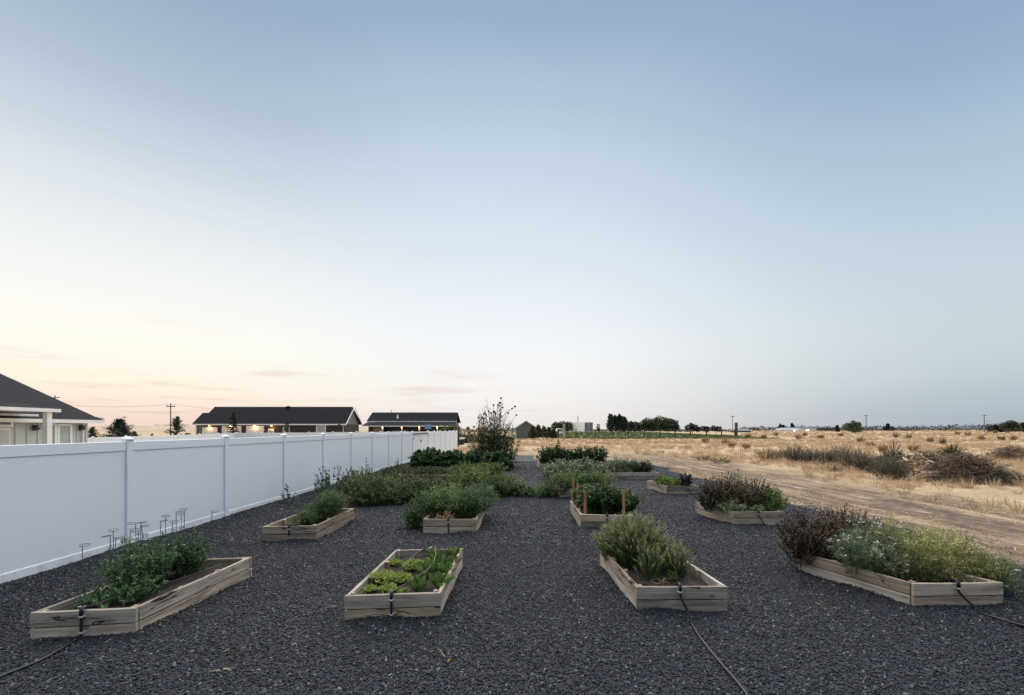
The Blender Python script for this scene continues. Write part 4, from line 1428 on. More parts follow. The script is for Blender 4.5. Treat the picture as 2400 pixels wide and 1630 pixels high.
bed('tomato', 'weathered bed beside the white fence holding ring topped wire supports', .2)
bed('lettuce', 'weathered bed planted with lime and dark green lettuces', .2)
bed('lavender', 'weathered bed with a big lavender clump and dark burnt corner streaks', .2)
bed('yarrow', 'pale sided bed with white flowers and yellow dill beside the dirt track', .2)
bed('dill', 'half empty bed by the fence with feathery dill at its far end', .19)
bed('carrot', 'bed overflowing with carrot tops and yellowing bushy herb', .2)
bed('basil', 'bed of glossy dark leaves with orange wooden stakes', .2)
bed('sage', 'bed of brown seed heads and grey green sage', .2)
bed('sprawl', 'bed buried under the wide sprawling dark vines beside the fence', .2)
bed('bean', 'bed hidden under a yellow green bush beside the middle path', .2)
bed('marigold', 'bed under bushy green plants behind the orange stakes', .2)
bed('greens', 'small bed of bright green leaves with one dark purple plant', .2)
bed('strawberry', 'low bed of browning leaves between the dark vines and the squash', .2)
bed('potato', 'bed under yellow green foliage before the squash row', .2)
bed('aster', 'bed of pale flowered plants left of the bare fronted long bed', .2)
bed('wide', 'long grey plank bed lying crosswise with pale leaning sticks', .2)
bed('squash', 'farthest bed on the fence side under big squash leaves', .2)
bed('pepper', 'farthest bed on the track side under tall dark plants', .2)

# ------------------------------------------------------------------ irrigation hoses
def bez(pts, n=10):
    """smooth curve through points (Catmull-Rom)"""
    P = [Vector(p) for p in pts]
    P = [P[0] * 2 - P[1]] + P + [P[-1] * 2 - P[-2]]
    out = []
    for i in range(1, len(P) - 2):
        for k in range(n):
            t = k / n
            a, b, c, d = P[i - 1], P[i], P[i + 1], P[i + 2]
            out.append(0.5 * ((2 * b) + (c - a) * t + (2 * a - 5 * b + 4 * c - d) * t * t + (3 * b - a - 3 * c + d) * t ** 3))
    out.append(P[-2])
    return out

def hose(label, key, frac, ground=None, inner=None, bow=0.0, rad=0.0115, drop=True):
    q = [Vector((*p, 0)) for p in BEDS[key]]
    a, b = q[0], q[1]
    d = (b - a).normalized()
    outw = Vector((d.y, -d.x, 0))
    p = a.lerp(b, frac) + outw * 0.016
    root = thing('irrigation_hose', label, 'hose', (p.x, p.y, 0), group='black irrigation hoses clipped to the beds')
    c = p.copy()
    Z = lambda z, o=0.0, s=0.0: Vector((outw.x * o + d.x * s, outw.y * o + d.y * s, z))
    pts = [Z(RIM + .012, -.07), Z(RIM + .028, -.02), Z(RIM + .016, .004), Z(RIM - .07, .008), Z(.12, .010 + bow * .25, bow * .45), Z(.03, .02 + bow * .6, bow)]
    if ground:
        gz = [Vector((x, y, 0.045)) - c for x, y in ground]
        pts += gz
    else:
        pts += [Z(.016, .05 + bow * .9, bow * 1.2), Z(-.03, .09 + bow, bow * 1.5)]
    MB().tube(bez(pts, 8), rad, 8).build('tube', M['black'], root, True)
    for z in ((RIM - .045, .09) if not bow else (RIM - .045,)):
        MB().tube([Z(z - .007, .009), Z(z + .007, .009)], rad + .005, 8).build('clamp', M['clamp'], root)
        MB().box(-.032, .032, -.004, .004, z - .005, z + .005).build('strap', M['clamp'], root, loc=Z(0, -.006), rot=(0, 0, math.atan2(d.y, d.x)))
    MB().tube([Z(RIM + .012, -.075), Z(RIM + .032, -.03), Z(RIM + .026, .008), Z(RIM - .035, .010)], rad + .0045, 8).build('elbow', M['black'], root, True)
    if inner:
        pin = [Z(RIM + .012, -.07)] + [Vector(x) - c for x in inner]
        MB().tube(bez(pin, 8), .0072, 7).build('drip_tube', M['black'], root, True)
    return root

hose('black hose from the ring support bed trailing towards the near corner', 'tomato', .5,
     [spot(180, 1512), spot(95, 1560), spot(0, 1600), spot(-120, 1660)], [(-4.0, 4.4, .30), (-3.9, 4.9, .26), (-3.75, 5.6, .25)])
hose('black hose arching over the lettuces from board to board', 'lettuce', .49, None,
     [(-1.16, 4.75, .31), (-1.0, 5.15, .335), (-.99, 5.6, .345), (-1.06, 6.0, .335), (-1.09, 6.2, .32)])
hose('black hose curving from the lavender bed over the gravel to the camera', 'lavender', .47,
     [spot(1624, 1478), spot(1650, 1518), spot(1690, 1568), spot(1726, 1610), spot(1760, 1655)], [(1.85, 4.95, .24), (1.86, 5.3, .22)], bow=.07)
hose('black hose sweeping sideways off the white flowered bed', 'yarrow', .47,
     [spot(2300, 1447), spot(2345, 1462), spot(2400, 1478), spot(2480, 1500)], [(4.8, 5.05, .33), (4.62, 5.1, .30)], bow=.13)
hose('black hose down the plank end of the half empty bed', 'dill', .5, None, [(-3.9, 7.9, .27), (-3.85, 8.6, .23)])
hose('black hose down the plank end of the carrot top bed', 'carrot', .47, None, None, bow=.015)
hose('black hose hanging on the bed with orange stakes', 'basil', .5, None, None, bow=.01)
hose('black hose bowing off the end of the brown seed head bed', 'sage', .48, None, None, bow=.09)
hose('black hose behind the purple plant on the bright greens bed', 'greens', .68, None, None, bow=.05)

# T fitting on the far board of the lettuce bed
tf = thing('hose_fitting', 'black hose fitting on the far board of the lettuce bed', 'fitting', (-1.12, 6.2, RIM))
MB().tube([(-.13, -.02, .012), (.02, 0, .03), (.1, .03, .05)], .011, 7).build('body', M['black'], tf, True)
MB().tube([(-.02, -.01, .028), (-.055, -.012, .018)], .016, 7).build('clamp', M['clamp'], tf, True)
MB().tube(bez([(-.12, -.02, .012), (-.2, -.16, -.01), (-.3, -.5, -.07)], 6), .009, 6).build('drip_tube', M['black'], tf, True)

# ------------------------------------------------------------------ lettuces
def lettuce_leaf(seed, length, width, ruffle, curl, m, tb, upright):
    r = np.random.default_rng(seed)
    nu, nv = 7, 7
    V, T = [], []
    ph = r.uniform(0, 6, 3)
    for i in range(nu + 1):
        u = i / nu
        wid = width * (math.sin(math.pi * min(u * .62 + .18, 1)) ** 1.2) * (0.28 + 0.72 * min(1, u * 2.2)) * (1 - 0.25 * u ** 6)
        for j in range(nv + 1):
            v = j / nv * 2 - 1
            edge = abs(v) ** 1.6 * u
            z = curl * u * u + 1.5 * ruffle * edge * math.sin(u * 15 + ph[0] + v * 3) + ruffle * .7 * u ** 4 * math.sin(v * 9 + ph[1]) + 0.22 * wid * v * v
            V.append((length * u * (1 + .04 * math.sin(v * 6 + ph[2])), wid / 2 * v, z))
            T.append(tb + .35 * u - (.0 if abs(v) > .16 else -.25) + r.normal(0, .05) + .15 * edge)
    F = []
    for i in range(nu):
        for j in range(nv):
            k = i * (nv + 1) + j
            F += [(k, k + nv + 1, k + nv + 2), (k, k + nv + 2, k + 1)]
    fo = Foliage()
    fo.raw(V, np.array(F), np.array(T))
    me = fo.mesh('leaf', m)
    me.polygons.foreach_set('use_smooth', [True] * len(me.polygons))
    return me

LIME = [lettuce_leaf(20 + k, .115, .115, .016, .02, M['g_lime'], .15 + .12 * k, False) for k in range(4)]
ROM = [lettuce_leaf(40 + k, .19, .088, .006, .035, M['g_romaine'], .1 + .12 * k, True) for k in range(4)]

def lettuce(label, px, py, size, romaine, n):
    x, y = spot(px, py, 0.2)
    root = thing('lettuce', label, 'lettuce', (x, y, 0.195), group='lettuces in the middle front bed')
    for i in range(n):
        t = (i + .5) / n
        a = i * 2.399 + random.uniform(-.3, .3)
        if romaine:
            tilt = R(24 + 48 * t + random.uniform(-8, 8))
            s = .95 * size * (1.0 - .25 * t)
        else:
            tilt = R(8 + 68 * t ** 1.1 + random.uniform(-8, 8))
            s = 1.12 * size * (1.05 - .45 * t)
        o = inst('leaf', random.choice(ROM if romaine else LIME), root, (.012 * math.cos(a), .012 * math.sin(a), .012 * t), (0, -tilt, 0), s)
        o.rotation_mode = 'QUATERNION'
        o.rotation_quaternion = Matrix.Rotation(a, 3, 'Z').to_quaternion() @ Matrix.Rotation(-tilt, 3, 'Y').to_quaternion() @ Matrix.Rotation(random.uniform(-.25, .25), 3, 'X').to_quaternion()

for a in [('small lime lettuce at the far corner of the bed nearest the fence', 925, 1325, .8, 0, 12),
          ('large lime lettuce beside the black tube near the far board', 970, 1334, 1.2, 0, 18),
          ('biggest lime lettuce against the fence side board', 897, 1366, 1.35, 0, 20),
          ('medium lime lettuce in the middle of its row', 940, 1364, 1.05, 0, 16),
          ('small lime lettuce near the front corner stake', 868, 1387, .72, 0, 10),
          ('low wide lime lettuce under the bend of the black tube', 910, 1391, .95, 0, 13),
          ('stubby lime lettuce just right of the black tube at the front board', 939, 1392, .7, 0, 8),
          ('tiny lime seedling tucked in the front corner', 847, 1394, .36, 0, 6),
          ('spiky dark lettuce against the far board', 1015, 1308, .9, 1, 12),
          ('dark lettuce in the far corner on the path side', 1063, 1308, 1.0, 1, 14),
          ('dense dark lettuce behind the cabbage shaped one', 1024, 1332, 1.15, 1, 15),
          ('round upright lettuce beside the curve of the tube', 996, 1352, 1.2, 1, 14),
          ('dark lettuce along the path side board behind the stake', 1057, 1330, .95, 1, 12),
          ('curly dark lettuce midway along the path side board', 1044, 1349, 1.0, 1, 13),
          ('open dark lettuce of oval leaves at the front middle', 977, 1388, 1.15, 1, 10),
          ('tall dark lettuce near the front corner on the path side', 1029, 1380, 1.15, 1, 13)]:
    lettuce(*a)

# ------------------------------------------------------------------ ring-topped wire supports
def support(label, px, ptop, x, lean, side, ring=.044):
    y = x * FPX / (px - 1200.0)
    z0, zt = 0.18, hz(ptop, y)
    root = thing('wire_support', label, 'plant support', (x, y, z0), group='ring topped wire plant supports')
    h = zt - z0
    top = Vector((lean * h, 0, h))
    MB().tube([(0, 0, -.1), tuple(top * .6), tuple(top)], .0036, 5).build('stem', M['blue_metal'], root)
    c = top + Vector((side * ring, .0, .004))
    MB().ring(c, ring, .0034, (random.uniform(-.15, .15), random.uniform(-.06, .14), 1), 16, 4).build('ring', M['blue_metal'], root)

for a in [('wire support standing alone nearest the corner of the bed', 197, 1279, -4.36, -.03, .6),
          ('wire support bent towards the fence, second from the near end', 256, 1258, -4.36, .02, -1),
          ('tall T shaped wire support left of the leafy tips', 267, 1244, -4.32, -.01, .05),
          ('short wire support with its ring tilted upward', 271, 1262, -4.25, .0, 1),
          ('wire support with wide ring before the fence post', 299, 1242, -4.34, .05, 1),
          ('low wire support with its ring dipping among the tips', 314, 1246, -4.22, .08, -.6),
          ('straight wire support with its ring on the fence side', 322, 1228, -4.36, -.03, -.8),
          ('wire support with thin flat ring right of the fence post', 330, 1234, -4.3, .0, 1),
          ('shortest wire support with a small round ring', 337, 1254, -4.24, -.03, -.2),
          ('strongly leaning wire support pointing towards the near end', 357, 1226, -4.3, -.2, .3),
          ('wire support with its ring joined to the tall one', 374, 1222, -4.36, .02, .9),
          ('straight T shaped wire support in the middle of the row', 388, 1211, -4.34, .0, 0),
          ('wire support leaning towards the far end with a T top', 390, 1223, -4.26, .12, .2),
          ('wire support with its ring overlapping the tallest pair', 413, 1201, -4.36, .0, .9),
          ('wire support with a T top just below the tallest one', 425, 1206, -4.3, .0, 0),
          ('tallest wire support at the far leafy clump', 432, 1195, -4.3, .0, -.2),
          ('lone wire support past the far end of the leaves', 490, 1200, -4.12, .06, .8)]:
    support(*a)

# ------------------------------------------------------------------ plants in the beds
def near(x, y, z, rx, ry, h, n, per):
    return (x, y, z, rx, ry, h, n, per)

bush('pea_plants', 'dense dark green tangle filling the near half of the ring support bed', 'plant',
     [near(-4.12, 4.85, .19, .32, .42, .62, 90, 36), near(-4.2, 5.2, .19, .24, .3, .52, 50, 32), near(-4.22, 4.8, .19, .24, .36, .68, 26, 24), near(-4.1, 4.42, .19, .34, .26, .2, 46, 26), near(-3.95, 4.6, .19, .24, .25, .3, 30, 26)],
     leaf=(.042, .024), leaf_m='g_pea', stem_r=.0035, jitter=.4, flowers=('petal_white', .02, .06, 'disc', 2), tipbright=.2)
bush('pea_plants', 'taller wispy green clump at the far end of the ring support bed', 'plant',
     [near(-4.02, 5.42, .19, .26, .3, .50, 80, 32), near(-4.08, 5.35, .19, .2, .24, .64, 18, 24)],
     leaf=(.042, .022), leaf_m='g_pea', stem_r=.0035, jitter=.45, flowers=('petal_white', .02, .12, 'disc', 2), tipbright=.3)
bush('wilted_stalk', 'pale wilted stalks poking up among the wire rings', 'plant',
     [near(-4.27, 4.85, .19, .12, .12, .68, 7, 9)], leaf=(.06, .035), leaf_m='g_sage', stem_r=.004, up=-.5, t0=.7)

# lavender: long upright blades
def spike_clump(name, label, cat, lobes, m, stem_m, blade=(.15, .0075), flowers=None):
    x0, y0, z0 = lobes[0][0], lobes[0][1], lobes[0][2]
    root = thing(name, label, cat, (x0, y0, z0))
    o = np.array([x0, y0, z0])
    st, lf, fl = Foliage(), Foliage(), Foliage()
    for (x, y, z, rx, ry, h, n, per) in lobes:
        c = stems_for((x, y, z, rx, ry, h), n, .62, .34) - o
        v, f = tubes(c, .004, .0022, 3)
        st.raw(v, f, .4)
        p, d, t = along(c, per, .12)
        dd = d + rng.normal(0, .15, (len(p), 3))
        lf.put(p, dd, blade[0] * rng.uniform(.5, 1.15, len(p)) * (1.1 - .5 * t), blade[1], .12 + .6 * t + rng.normal(0, .17, len(p)) + .12 * np.sin(p[:, 0] * 14) * np.sin(p[:, 1] * 11), 'blade', .9)
        k = rng.uniform(0, 1, n) < .8
        tip, td = c[k, -1], c[k, -1] - c[k, -2]
        for q in range(5):
            fl.put(tip + unit(td) * (.014 * q), unit(td) * .6 + rng.normal(0, .5, (len(tip), 3)), .022, .010, rng.uniform(.6, 1, len(tip)), 'leaf')
    st.build('stems', M[stem_m], root)
    lf.build('foliage', M[m], root)
    fl.build('flower_spikes', M[m], root)
    return root
spike_clump('lavender', 'big rounded grey green lavender clump spilling over the bed', 'lavender',
            [near(1.64, 5.78, .19, .46, .46, .63, 520, 9), near(1.38, 5.95, .19, .28, .3, .48, 130, 9), near(1.9, 5.62, .19, .32, .28, .42, 140, 9)], 'g_lav', 'stem_green')
spike_clump('lavender', 'small pale lavender tuft in front of the big clump', 'lavender', [near(1.66, 5.22, .19, .19, .14, .40, 60, 15)], 'g_lav', 'stem_green')
spike_clump('lavender', 'small dim lavender tuft beside the inner stake', 'lavender', [near(2.02, 5.32, .19, .19, .16, .34, 60, 14)], 'g_lav', 'stem_dark')
bush('weed', 'low green weed beside the hose in the lavender bed', 'weed', [near(1.9, 5.18, .19, .1, .08, .12, 14, 14)], leaf=(.035, .018), leaf_m='g_mid')
bush('dry_leaves', 'withered straw coloured blades lying before the small lavender', 'weed', [near(1.62, 5.05, .195, .22, .1, .03, 12, 4)], kind='blade', leaf=(.12, .007), leaf_m='g_brush', stem_m='stem_dry', up=-.2)

bush('oregano', 'dark brown seed headed herb overflowing the far end of the white flower bed', 'herb',
     [near(4.2, 6.2, .15, .42, .42, .70, 150, 34), near(4.75, 6.25, .15, .5, .45, .76, 170, 34), near(4.02, 6.05, .12, .28, .32, .5, 80, 32), near(5.15, 6.4, .1, .38, .4, .66, 90, 30), near(4.2, 5.88, .19, .26, .2, .44, 50, 30)],
     leaf=(.036, .024), leaf_m='g_oreg', stem_m='stem_dark', stem_r=.0016, second=('g_brown', .6, .95, .85, 'clump'), tipbright=.3, lean=.6, spread=1.3, jitter=.22)
bush('yarrow', 'grey green feathery yarrow with flat white flower heads', 'flowers',
     [near(4.38, 5.45, .19, .36, .36, .52, 120, 9), near(4.72, 5.75, .19, .42, .35, .66, 90, 8), near(4.6, 5.3, .19, .3, .3, .42, 60, 9)],
     kind='feather', leaf=(.085, .0065), leaf_m='g_yarrow', stem_r=.003, flowers=('petal_white', .021, .24, 'disc', 7), jitter=.4)
bush('dill', 'wide yellow green dill cloud over the end board of the white flower bed', 'herb',
     [near(4.98, 5.2, .19, .45, .34, .50, 170, 11), near(5.35, 5.45, .19, .52, .42, .56, 190, 11), near(5.65, 5.35, .12, .34, .34, .4, 80, 10), near(4.95, 5.6, .19, .5, .3, .62, 120, 10)],
     kind='feather', leaf=(.11, .0058), leaf_m='g_dill', stem_r=.0025, stem_m='stem_dry', flowers=('petal_cream', .014, .4, 'disc', 8), jitter=.45, lean=.7, spread=1.2)
bush('dill_stalks', 'bare pale branching stalks rising out of the dill', 'herb',
     [near(5.4, 5.3, .19, .3, .2, .66, 9, 3)], kind='feather', leaf=(.09, .006), leaf_m='g_dill', stem_r=.0045, stem_m='stem_dry', t0=.7)
bush('wild_carrot', 'low dark ferny plant on the gravel beyond the white flower bed', 'plant',
     [near(5.85, 5.35, .02, .34, .4, .42, 80, 10)], kind='feather', leaf=(.11, .0065), leaf_m='g_feather', stem_r=.003,
     flowers=('petal_white', .022, .14, 'disc', 6), jitter=.4)

# second row
bush('fennel', 'soft feathery dark green fennel plume in the half empty bed', 'herb',
     [near(-3.75, 8.85, .19, .36, .5, .52, 120, 12), near(-3.95, 8.35, .19, .3, .3, .22, 50, 10)], kind='feather', leaf=(.12, .009), leaf_m='g_feather', stem_r=.003)
bush('bushy_herb', 'yellowing bushy herb overflowing the fence side of the carrot bed', 'herb',
     [near(-1.55, 9.0, .19, .48, .5, .62, 130, 26), near(-1.95, 8.75, .02, .32, .36, .55, 80, 24), near(-1.35, 9.5, .19, .5, .4, .72, 110, 24)],
     leaf=(.055, .03), leaf_m='g_mid', stem_r=.004, tipbright=.25, jitter=.3, flowers=('petal_white', .022, .035, 'disc', 3))
bush('carrot_tops', 'bright feathery carrot tops over the path side of their bed', 'vegetable',
     [near(-.92, 8.9, .19, .45, .45, .58, 150, 12), near(-.72, 9.6, .19, .42, .42, .62, 110, 11)], kind='feather', leaf=(.13, .009), leaf_m='g_feather', stem_r=.003, tipbright=.3)
bush('dead_leaves', 'rusty withered leaves hanging at the front of the carrot bed', 'plant',
     [near(-1.3, 8.42, .2, .22, .1, .2, 22, 10)], leaf=(.09, .02), leaf_m='g_rust', stem_m='stem_dry', up=-.6)
bush('basil', 'rounded mound of glossy dark leaves between the orange stakes', 'vegetable',
     [near(1.95, 9.35, .19, .55, .55, .60, 130, 34), near(2.35, 9.3, .19, .38, .42, .50, 70, 30), near(1.75, 9.9, .19, .4, .4, .56, 60, 30)],
     leaf=(.10, .052), leaf_m='g_basil', stem_r=.004, up=-.15, tipbright=.45, jitter=.2)
bush('seed_head_herb', 'tall brown seed headed thicket in the bed beside the dirt track', 'herb',
     [near(4.75, 9.85, .19, .62, .5, .84, 170, 30), near(5.45, 9.75, .19, .5, .5, .72, 140, 30), near(4.35, 9.6, .19, .36, .36, .62, 80, 28), near(5.05, 9.4, .19, .4, .25, .6, 70, 28)],
     leaf=(.05, .03), leaf_m='g_oreg', stem_m='stem_dark', stem_r=.002, second=('g_brown', .3, .9, .9, 'clump'), tipbright=.25, jitter=.3, lean=.72, spread=1.3)
bush('sage', 'pale grey green sage at the plank side of the brown thicket', 'herb',
     [near(4.68, 9.3, .19, .36, .3, .28, 60, 22), near(5.12, 9.14, .19, .22, .14, .2, 26, 22)], leaf=(.075, .022), leaf_m='g_sage', stem_r=.004)
bush('grassy_herb', 'dark green strappy herb at the track end of the brown thicket', 'herb',
     [near(5.65, 9.5, .19, .34, .4, .5, 60, 24)], kind='blade', leaf=(.16, .014), leaf_m='g_mid', stem_r=.004)
bush('blue_herb', 'blue green leafy tip rising behind the brown thicket', 'herb',
     [near(5.35, 10.3, .19, .26, .26, .86, 26, 26)], leaf=(.06, .026), leaf_m='g_yarrow', stem_r=.004, t0=.55)

# third row and beyond
bush('vine_tangle', 'broad dark sprawl of vines covering the bed beside the fence', 'vegetable',
     [near(-4.0, 11.9, .02, .9, .8, .78, 140, 30), near(-3.0, 12.1, .02, .8, .9, .68, 130, 30), near(-2.4, 12.6, .02, .5, .8, .56, 70, 28), near(-4.5, 12.9, .02, .7, .8, .85, 110, 28), near(-3.6, 11.25, .02, .8, .4, .5, 80, 28), near(-2.75, 11.4, .02, .6, .4, .42, 60, 28)],
     leaf=(.075, .042), leaf_m='g_oliv', stem_r=.005, jitter=.35, second=('g_mid', .4, 1.0, .55, 'leaf'))
bush('tall_weed', 'thin dark stalks with small leaves rising against the white fence', 'weed',
     [near(-5.0, 12.0, .02, .6, 1.0, 1.0, 26, 24), near(-4.7, 10.9, .02, .4, .5, .8, 14, 22)], leaf=(.085, .036), leaf_m='g_dark', stem_r=.005, t0=.25, jitter=.45)
for (x, y, h, lb) in ((-5.85, 11.4, .5, 'small lone weed at the fence foot left of the dark stalks'), (-5.55, 12.5, .62, 'leaning weed against the fence just before the dark stalks'),
                      (-5.9, 17.5, .75, 'spindly weed at the fence foot beyond the vines'), (-5.75, 22.0, .5, 'small weed at the fence foot before the squash')):
    bush('fence_weed', lb, 'weed', [near(x, y, .05, .2, .2, h, 7, 14)], leaf=(.085, .034), leaf_m='g_dark', stem_r=.005, group='weeds at the fence foot')
bush('bean_bush', 'yellow green bush spilling onto the middle path', 'vegetable',
     [near(-1.2, 12.7, .19, .75, .75, .74, 150, 28), near(-.35, 13.1, .02, .75, .8, .66, 140, 28), near(.25, 12.9, .02, .42, .6, .38, 50, 24)],
     leaf=(.075, .04), leaf_m='g_yellow', stem_r=.005, tipbright=.25, jitter=.3)
bush('leafy_bush', 'bushy green plants with dotted pale buds behind the orange stakes', 'vegetable',
     [near(1.75, 13.1, .19, .7, .75, .62, 140, 28), near(2.5, 13.2, .19, .75, .75, .6, 130, 28), near(1.1, 12.9, .02, .42, .5, .48, 60, 24), near(.75, 12.7, .02, .42, .4, .34, 40, 22)],
     leaf=(.07, .032), leaf_m='g_mid', stem_r=.005, jitter=.3, flowers=('petal_cream', .032, .2, 'disc', 3))
bush('dried_corner', 'tan withered leaves at the plank corner behind the orange stakes', 'plant',
     [near(1.42, 12.5, .15, .26, .18, .34, 26, 14)], leaf=(.075, .03), leaf_m='g_brush', stem_m='stem_dry', up=-.3)
bush('salad_greens', 'bright green leafy row in the small bed beside the purple plant', 'vegetable',
     [near(4.78, 13.75, .19, .3, .5, .30, 80, 18), near(5.1, 13.55, .19, .32, .42, .27, 70, 18)], leaf=(.095, .05), leaf_m='g_bright', stem_r=.004, up=.5)
bush('purple_kale', 'dark purple leafy plant at the corner of the bright greens bed', 'vegetable',
     [near(5.3, 13.3, .19, .24, .22, .44, 26, 20)], leaf=(.11, .055), leaf_m='g_purple', stem_m='stem_dark', stem_r=.008)
bush('strawberries', 'low browning leaf carpet between the dark vines and the squash', 'vegetable',
     [near(-3.4, 17.0, .15, 1.3, .8, .34, 170, 24), near(-4.5, 15.4, .02, .9, .9, .4, 110, 24), near(-2.6, 15.6, .02, .8, .8, .3, 90, 22), near(-5.0, 14.2, .02, .8, .9, .5, 100, 24), near(-3.6, 14.4, .02, 1.0, .8, .42, 110, 24), near(-2.5, 14.3, .02, .7, .7, .4, 80, 22), near(-4.9, 17.8, .02, .9, 1.1, .36, 110, 22), near(-3.4, 19.2, .02, 1.4, .8, .32, 130, 22), near(-3.4, 16.1, .02, 1.1, .4, .34, 90, 22), near(-2.2, 20.2, .02, 1.2, .6, .3, 80, 20), near(-5.2, 19.8, .02, .7, .8, .34, 70, 22)],
     leaf=(.09, .055), leaf_m='g_oliv', stem_r=.004)
bush('potato_bush', 'pale yellow green foliage in front of the big squash leaves', 'vegetable',
     [near(-1.55, 16.6, .15, 1.0, .8, .56, 150, 26), near(-.7, 17.0, .15, .6, .8, .56, 100, 26)], leaf=(.095, .05), leaf_m='g_yellow', stem_r=.005, tipbright=.25)
bush('aster_bush', 'grey green bush dotted with pale flowers left of the leaning sticks', 'flowers',
     [near(2.0, 17.2, .19, .75, .75, .62, 150, 22), near(2.95, 17.4, .19, .75, .7, .66, 140, 22), near(1.5, 16.9, .1, .4, .5, .5, 60, 22), near(3.4, 17.1, .1, .4, .4, .5, 60, 22)], leaf=(.07, .028), leaf_m='g_yarrow', stem_r=.004,
     flowers=('petal_cream', .042, .5, 'disc', 3))
bush('dark_bush', 'dark rounded bush at the track end of the crosswise bed', 'plant',
     [near(5.25, 17.7, .19, .55, .5, .58, 120, 26)], leaf=(.075, .036), leaf_m='g_dark', stem_r=.005, flowers=('petal_cream', .035, .22, 'disc', 3))
bush('wispy_plants', 'wispy grey green stalks in the middle of the crosswise bed', 'plant',
     [near(4.3, 17.7, .19, .5, .45, .66, 110, 18), near(3.75, 17.6, .19, .35, .4, .6, 60, 22), near(4.75, 17.75, .19, .45, .4, .6, 90, 22), near(4.2, 17.35, .19, .7, .2, .34, 70, 20)], leaf=(.08, .022), leaf_m='g_yarrow', stem_r=.004,
     flowers=('petal_cream', .035, .3, 'disc', 3))
bush('squash_leaves', 'long row of big dark squash leaves at the end of the garden', 'vegetable',
     [near(-4.3, 22.0, .1, .9, .8, .86, 70, 18), near(-3.1, 22.0, .1, .9, .8, .74, 70, 18), near(-1.9, 21.9, .1, .9, .8, .8, 70, 18), near(-.7, 21.8, .05, .75, .8, .78, 64, 18), near(-.35, 20.9, .02, .4, .5, .5, 30, 16), near(-4.2, 21.15, .02, .8, .35, .42, 44, 16), near(-2.9, 21.1, .02, .8, .35, .38, 44, 16), near(-1.6, 21.1, .02, .8, .35, .42, 44, 16)],
     leaf=(.24, .19), leaf_m='g_dark', stem_r=.008, up=.1, t0=.45, jitter=.2, tipbright=.25)
bush('pepper_plants', 'tall dark leafy plants in the farthest bed on the track side', 'vegetable',
     [near(1.8, 21.9, .19, .6, .7, .95, 80, 24), near(2.7, 22.0, .19, .7, .7, .85, 90, 24), near(3.6, 22.0, .19, .7, .7, .88, 90, 24), near(4.35, 21.9, .19, .5, .6, .98, 60, 22)],
     leaf=(.15, .07), leaf_m='g_dark', stem_r=.006, jitter=.3)
bush('bolted_stalk', 'single narrow spire of leaves above the dark farthest bed', 'plant',
     [near(2.35, 22.0, .19, .16, .16, 1.42, 8, 40)], leaf=(.15, .06), leaf_m='g_dark', stem_r=.01, jitter=.2)

# orange-tan stakes in the basil bed
for px, x, y, h, w, lb in ((1343, 1.44, 10.2, .74, .026, 'tallest orange stake, at the far plank corner'), (1350, 1.5, 9.95, .64, .018, 'thin orange stake just in front of the tallest one'),
                           (1369, 1.49, 8.86, .60, .026, 'orange stake nearest the front plank corner'), (1460, 2.27, 8.84, .64, .026, 'orange stake standing in the dark leaves right of the hose'),
                           (1422, 2.2, 10.2, .80, .024, 'orange stake whose tip shows above the dark leaves')):
    o = MB().box(-h / 2, h / 2, -w, w, -.011, .011).build('garden_stake', M['stake_new'], None, bevel=.003)
    o.location = (x, y, .12 + h / 2)
    o.rotation_euler = (random.uniform(-.05, .05), R(90) + random.uniform(-.035, .035), R(90))
    tag(o, lb, 'stake', 'orange wooden stakes in the leafy bed')
for (x, y, lx_, h, lb) in ((3.8, 17.15, .22, .75, 'pale leaning stick over the crosswise bed'), (4.02, 17.05, -.02, .86, 'pale upright pair of sticks at the plank front')):
    o = MB().tube([(lx_ * -.5, 0, 0), (0, .02, h * .55), (lx_ * .05 - lx_ * .7, .03, h)], [.022, .017, .010], 6).build('garden_stick', M['stick'], None)
    o.location = (x, y, .19)
    tag(o, lb, 'stick')

# ------------------------------------------------------------------ sunflowers
sf = thing('sunflower', 'tall branching sunflower clump with brown centred yellow heads beyond the squash', 'sunflower', (-.95, 23.3, 0))
st, lf = Foliage(), Foliage()
cs = stems_for((0, 0, 0, 1.15, .7, 3.3), 62, .8, .42, 7)
cs = np.concatenate([cs, stems_for((-.35, 0, 0, .95, .5, 3.0), 26, .7, .2, 7), stems_for((.35, 0, 0, .85, .5, 2.9), 24, .7, .2, 7), stems_for((-.8, 0, 0, .8, .6, 2.45), 30, .7, .3, 7), stems_for((.75, 0, 0, .75, .6, 2.35), 28, .7, .35, 7), stems_for((0, -.3, 0, .9, .5, 2.3), 26, .75, .3, 7)])
mx = 3.62 / cs[:, -1, 2].max()
cs[:, :, 2] *= mx
v, f = tubes(cs, .016, .006, 5)
st.raw(v, f, .5)
p, d, t = along(cs, 44, .22)
out_ = np.stack([rng.normal(0, 1, len(p)), rng.normal(0, 1, len(p)), rng.normal(-.55, .35, len(p))], 1)
k = rng.uniform(0, 1, len(p)) < .30 * (.7 + .3 * t)
p, out_, t = p[k], out_[k], t[k]
sz = (.23 - .11 * t) * rng.uniform(.55, 1.2, len(p))
lf.put(p + unit(out_) * .06, out_, sz, sz * .78, lump_tint(p, 2, .3), 'leaf')
st.build('stems', M['stem_dark'], sf)
lf.build('foliage', M['g_sun'], sf)
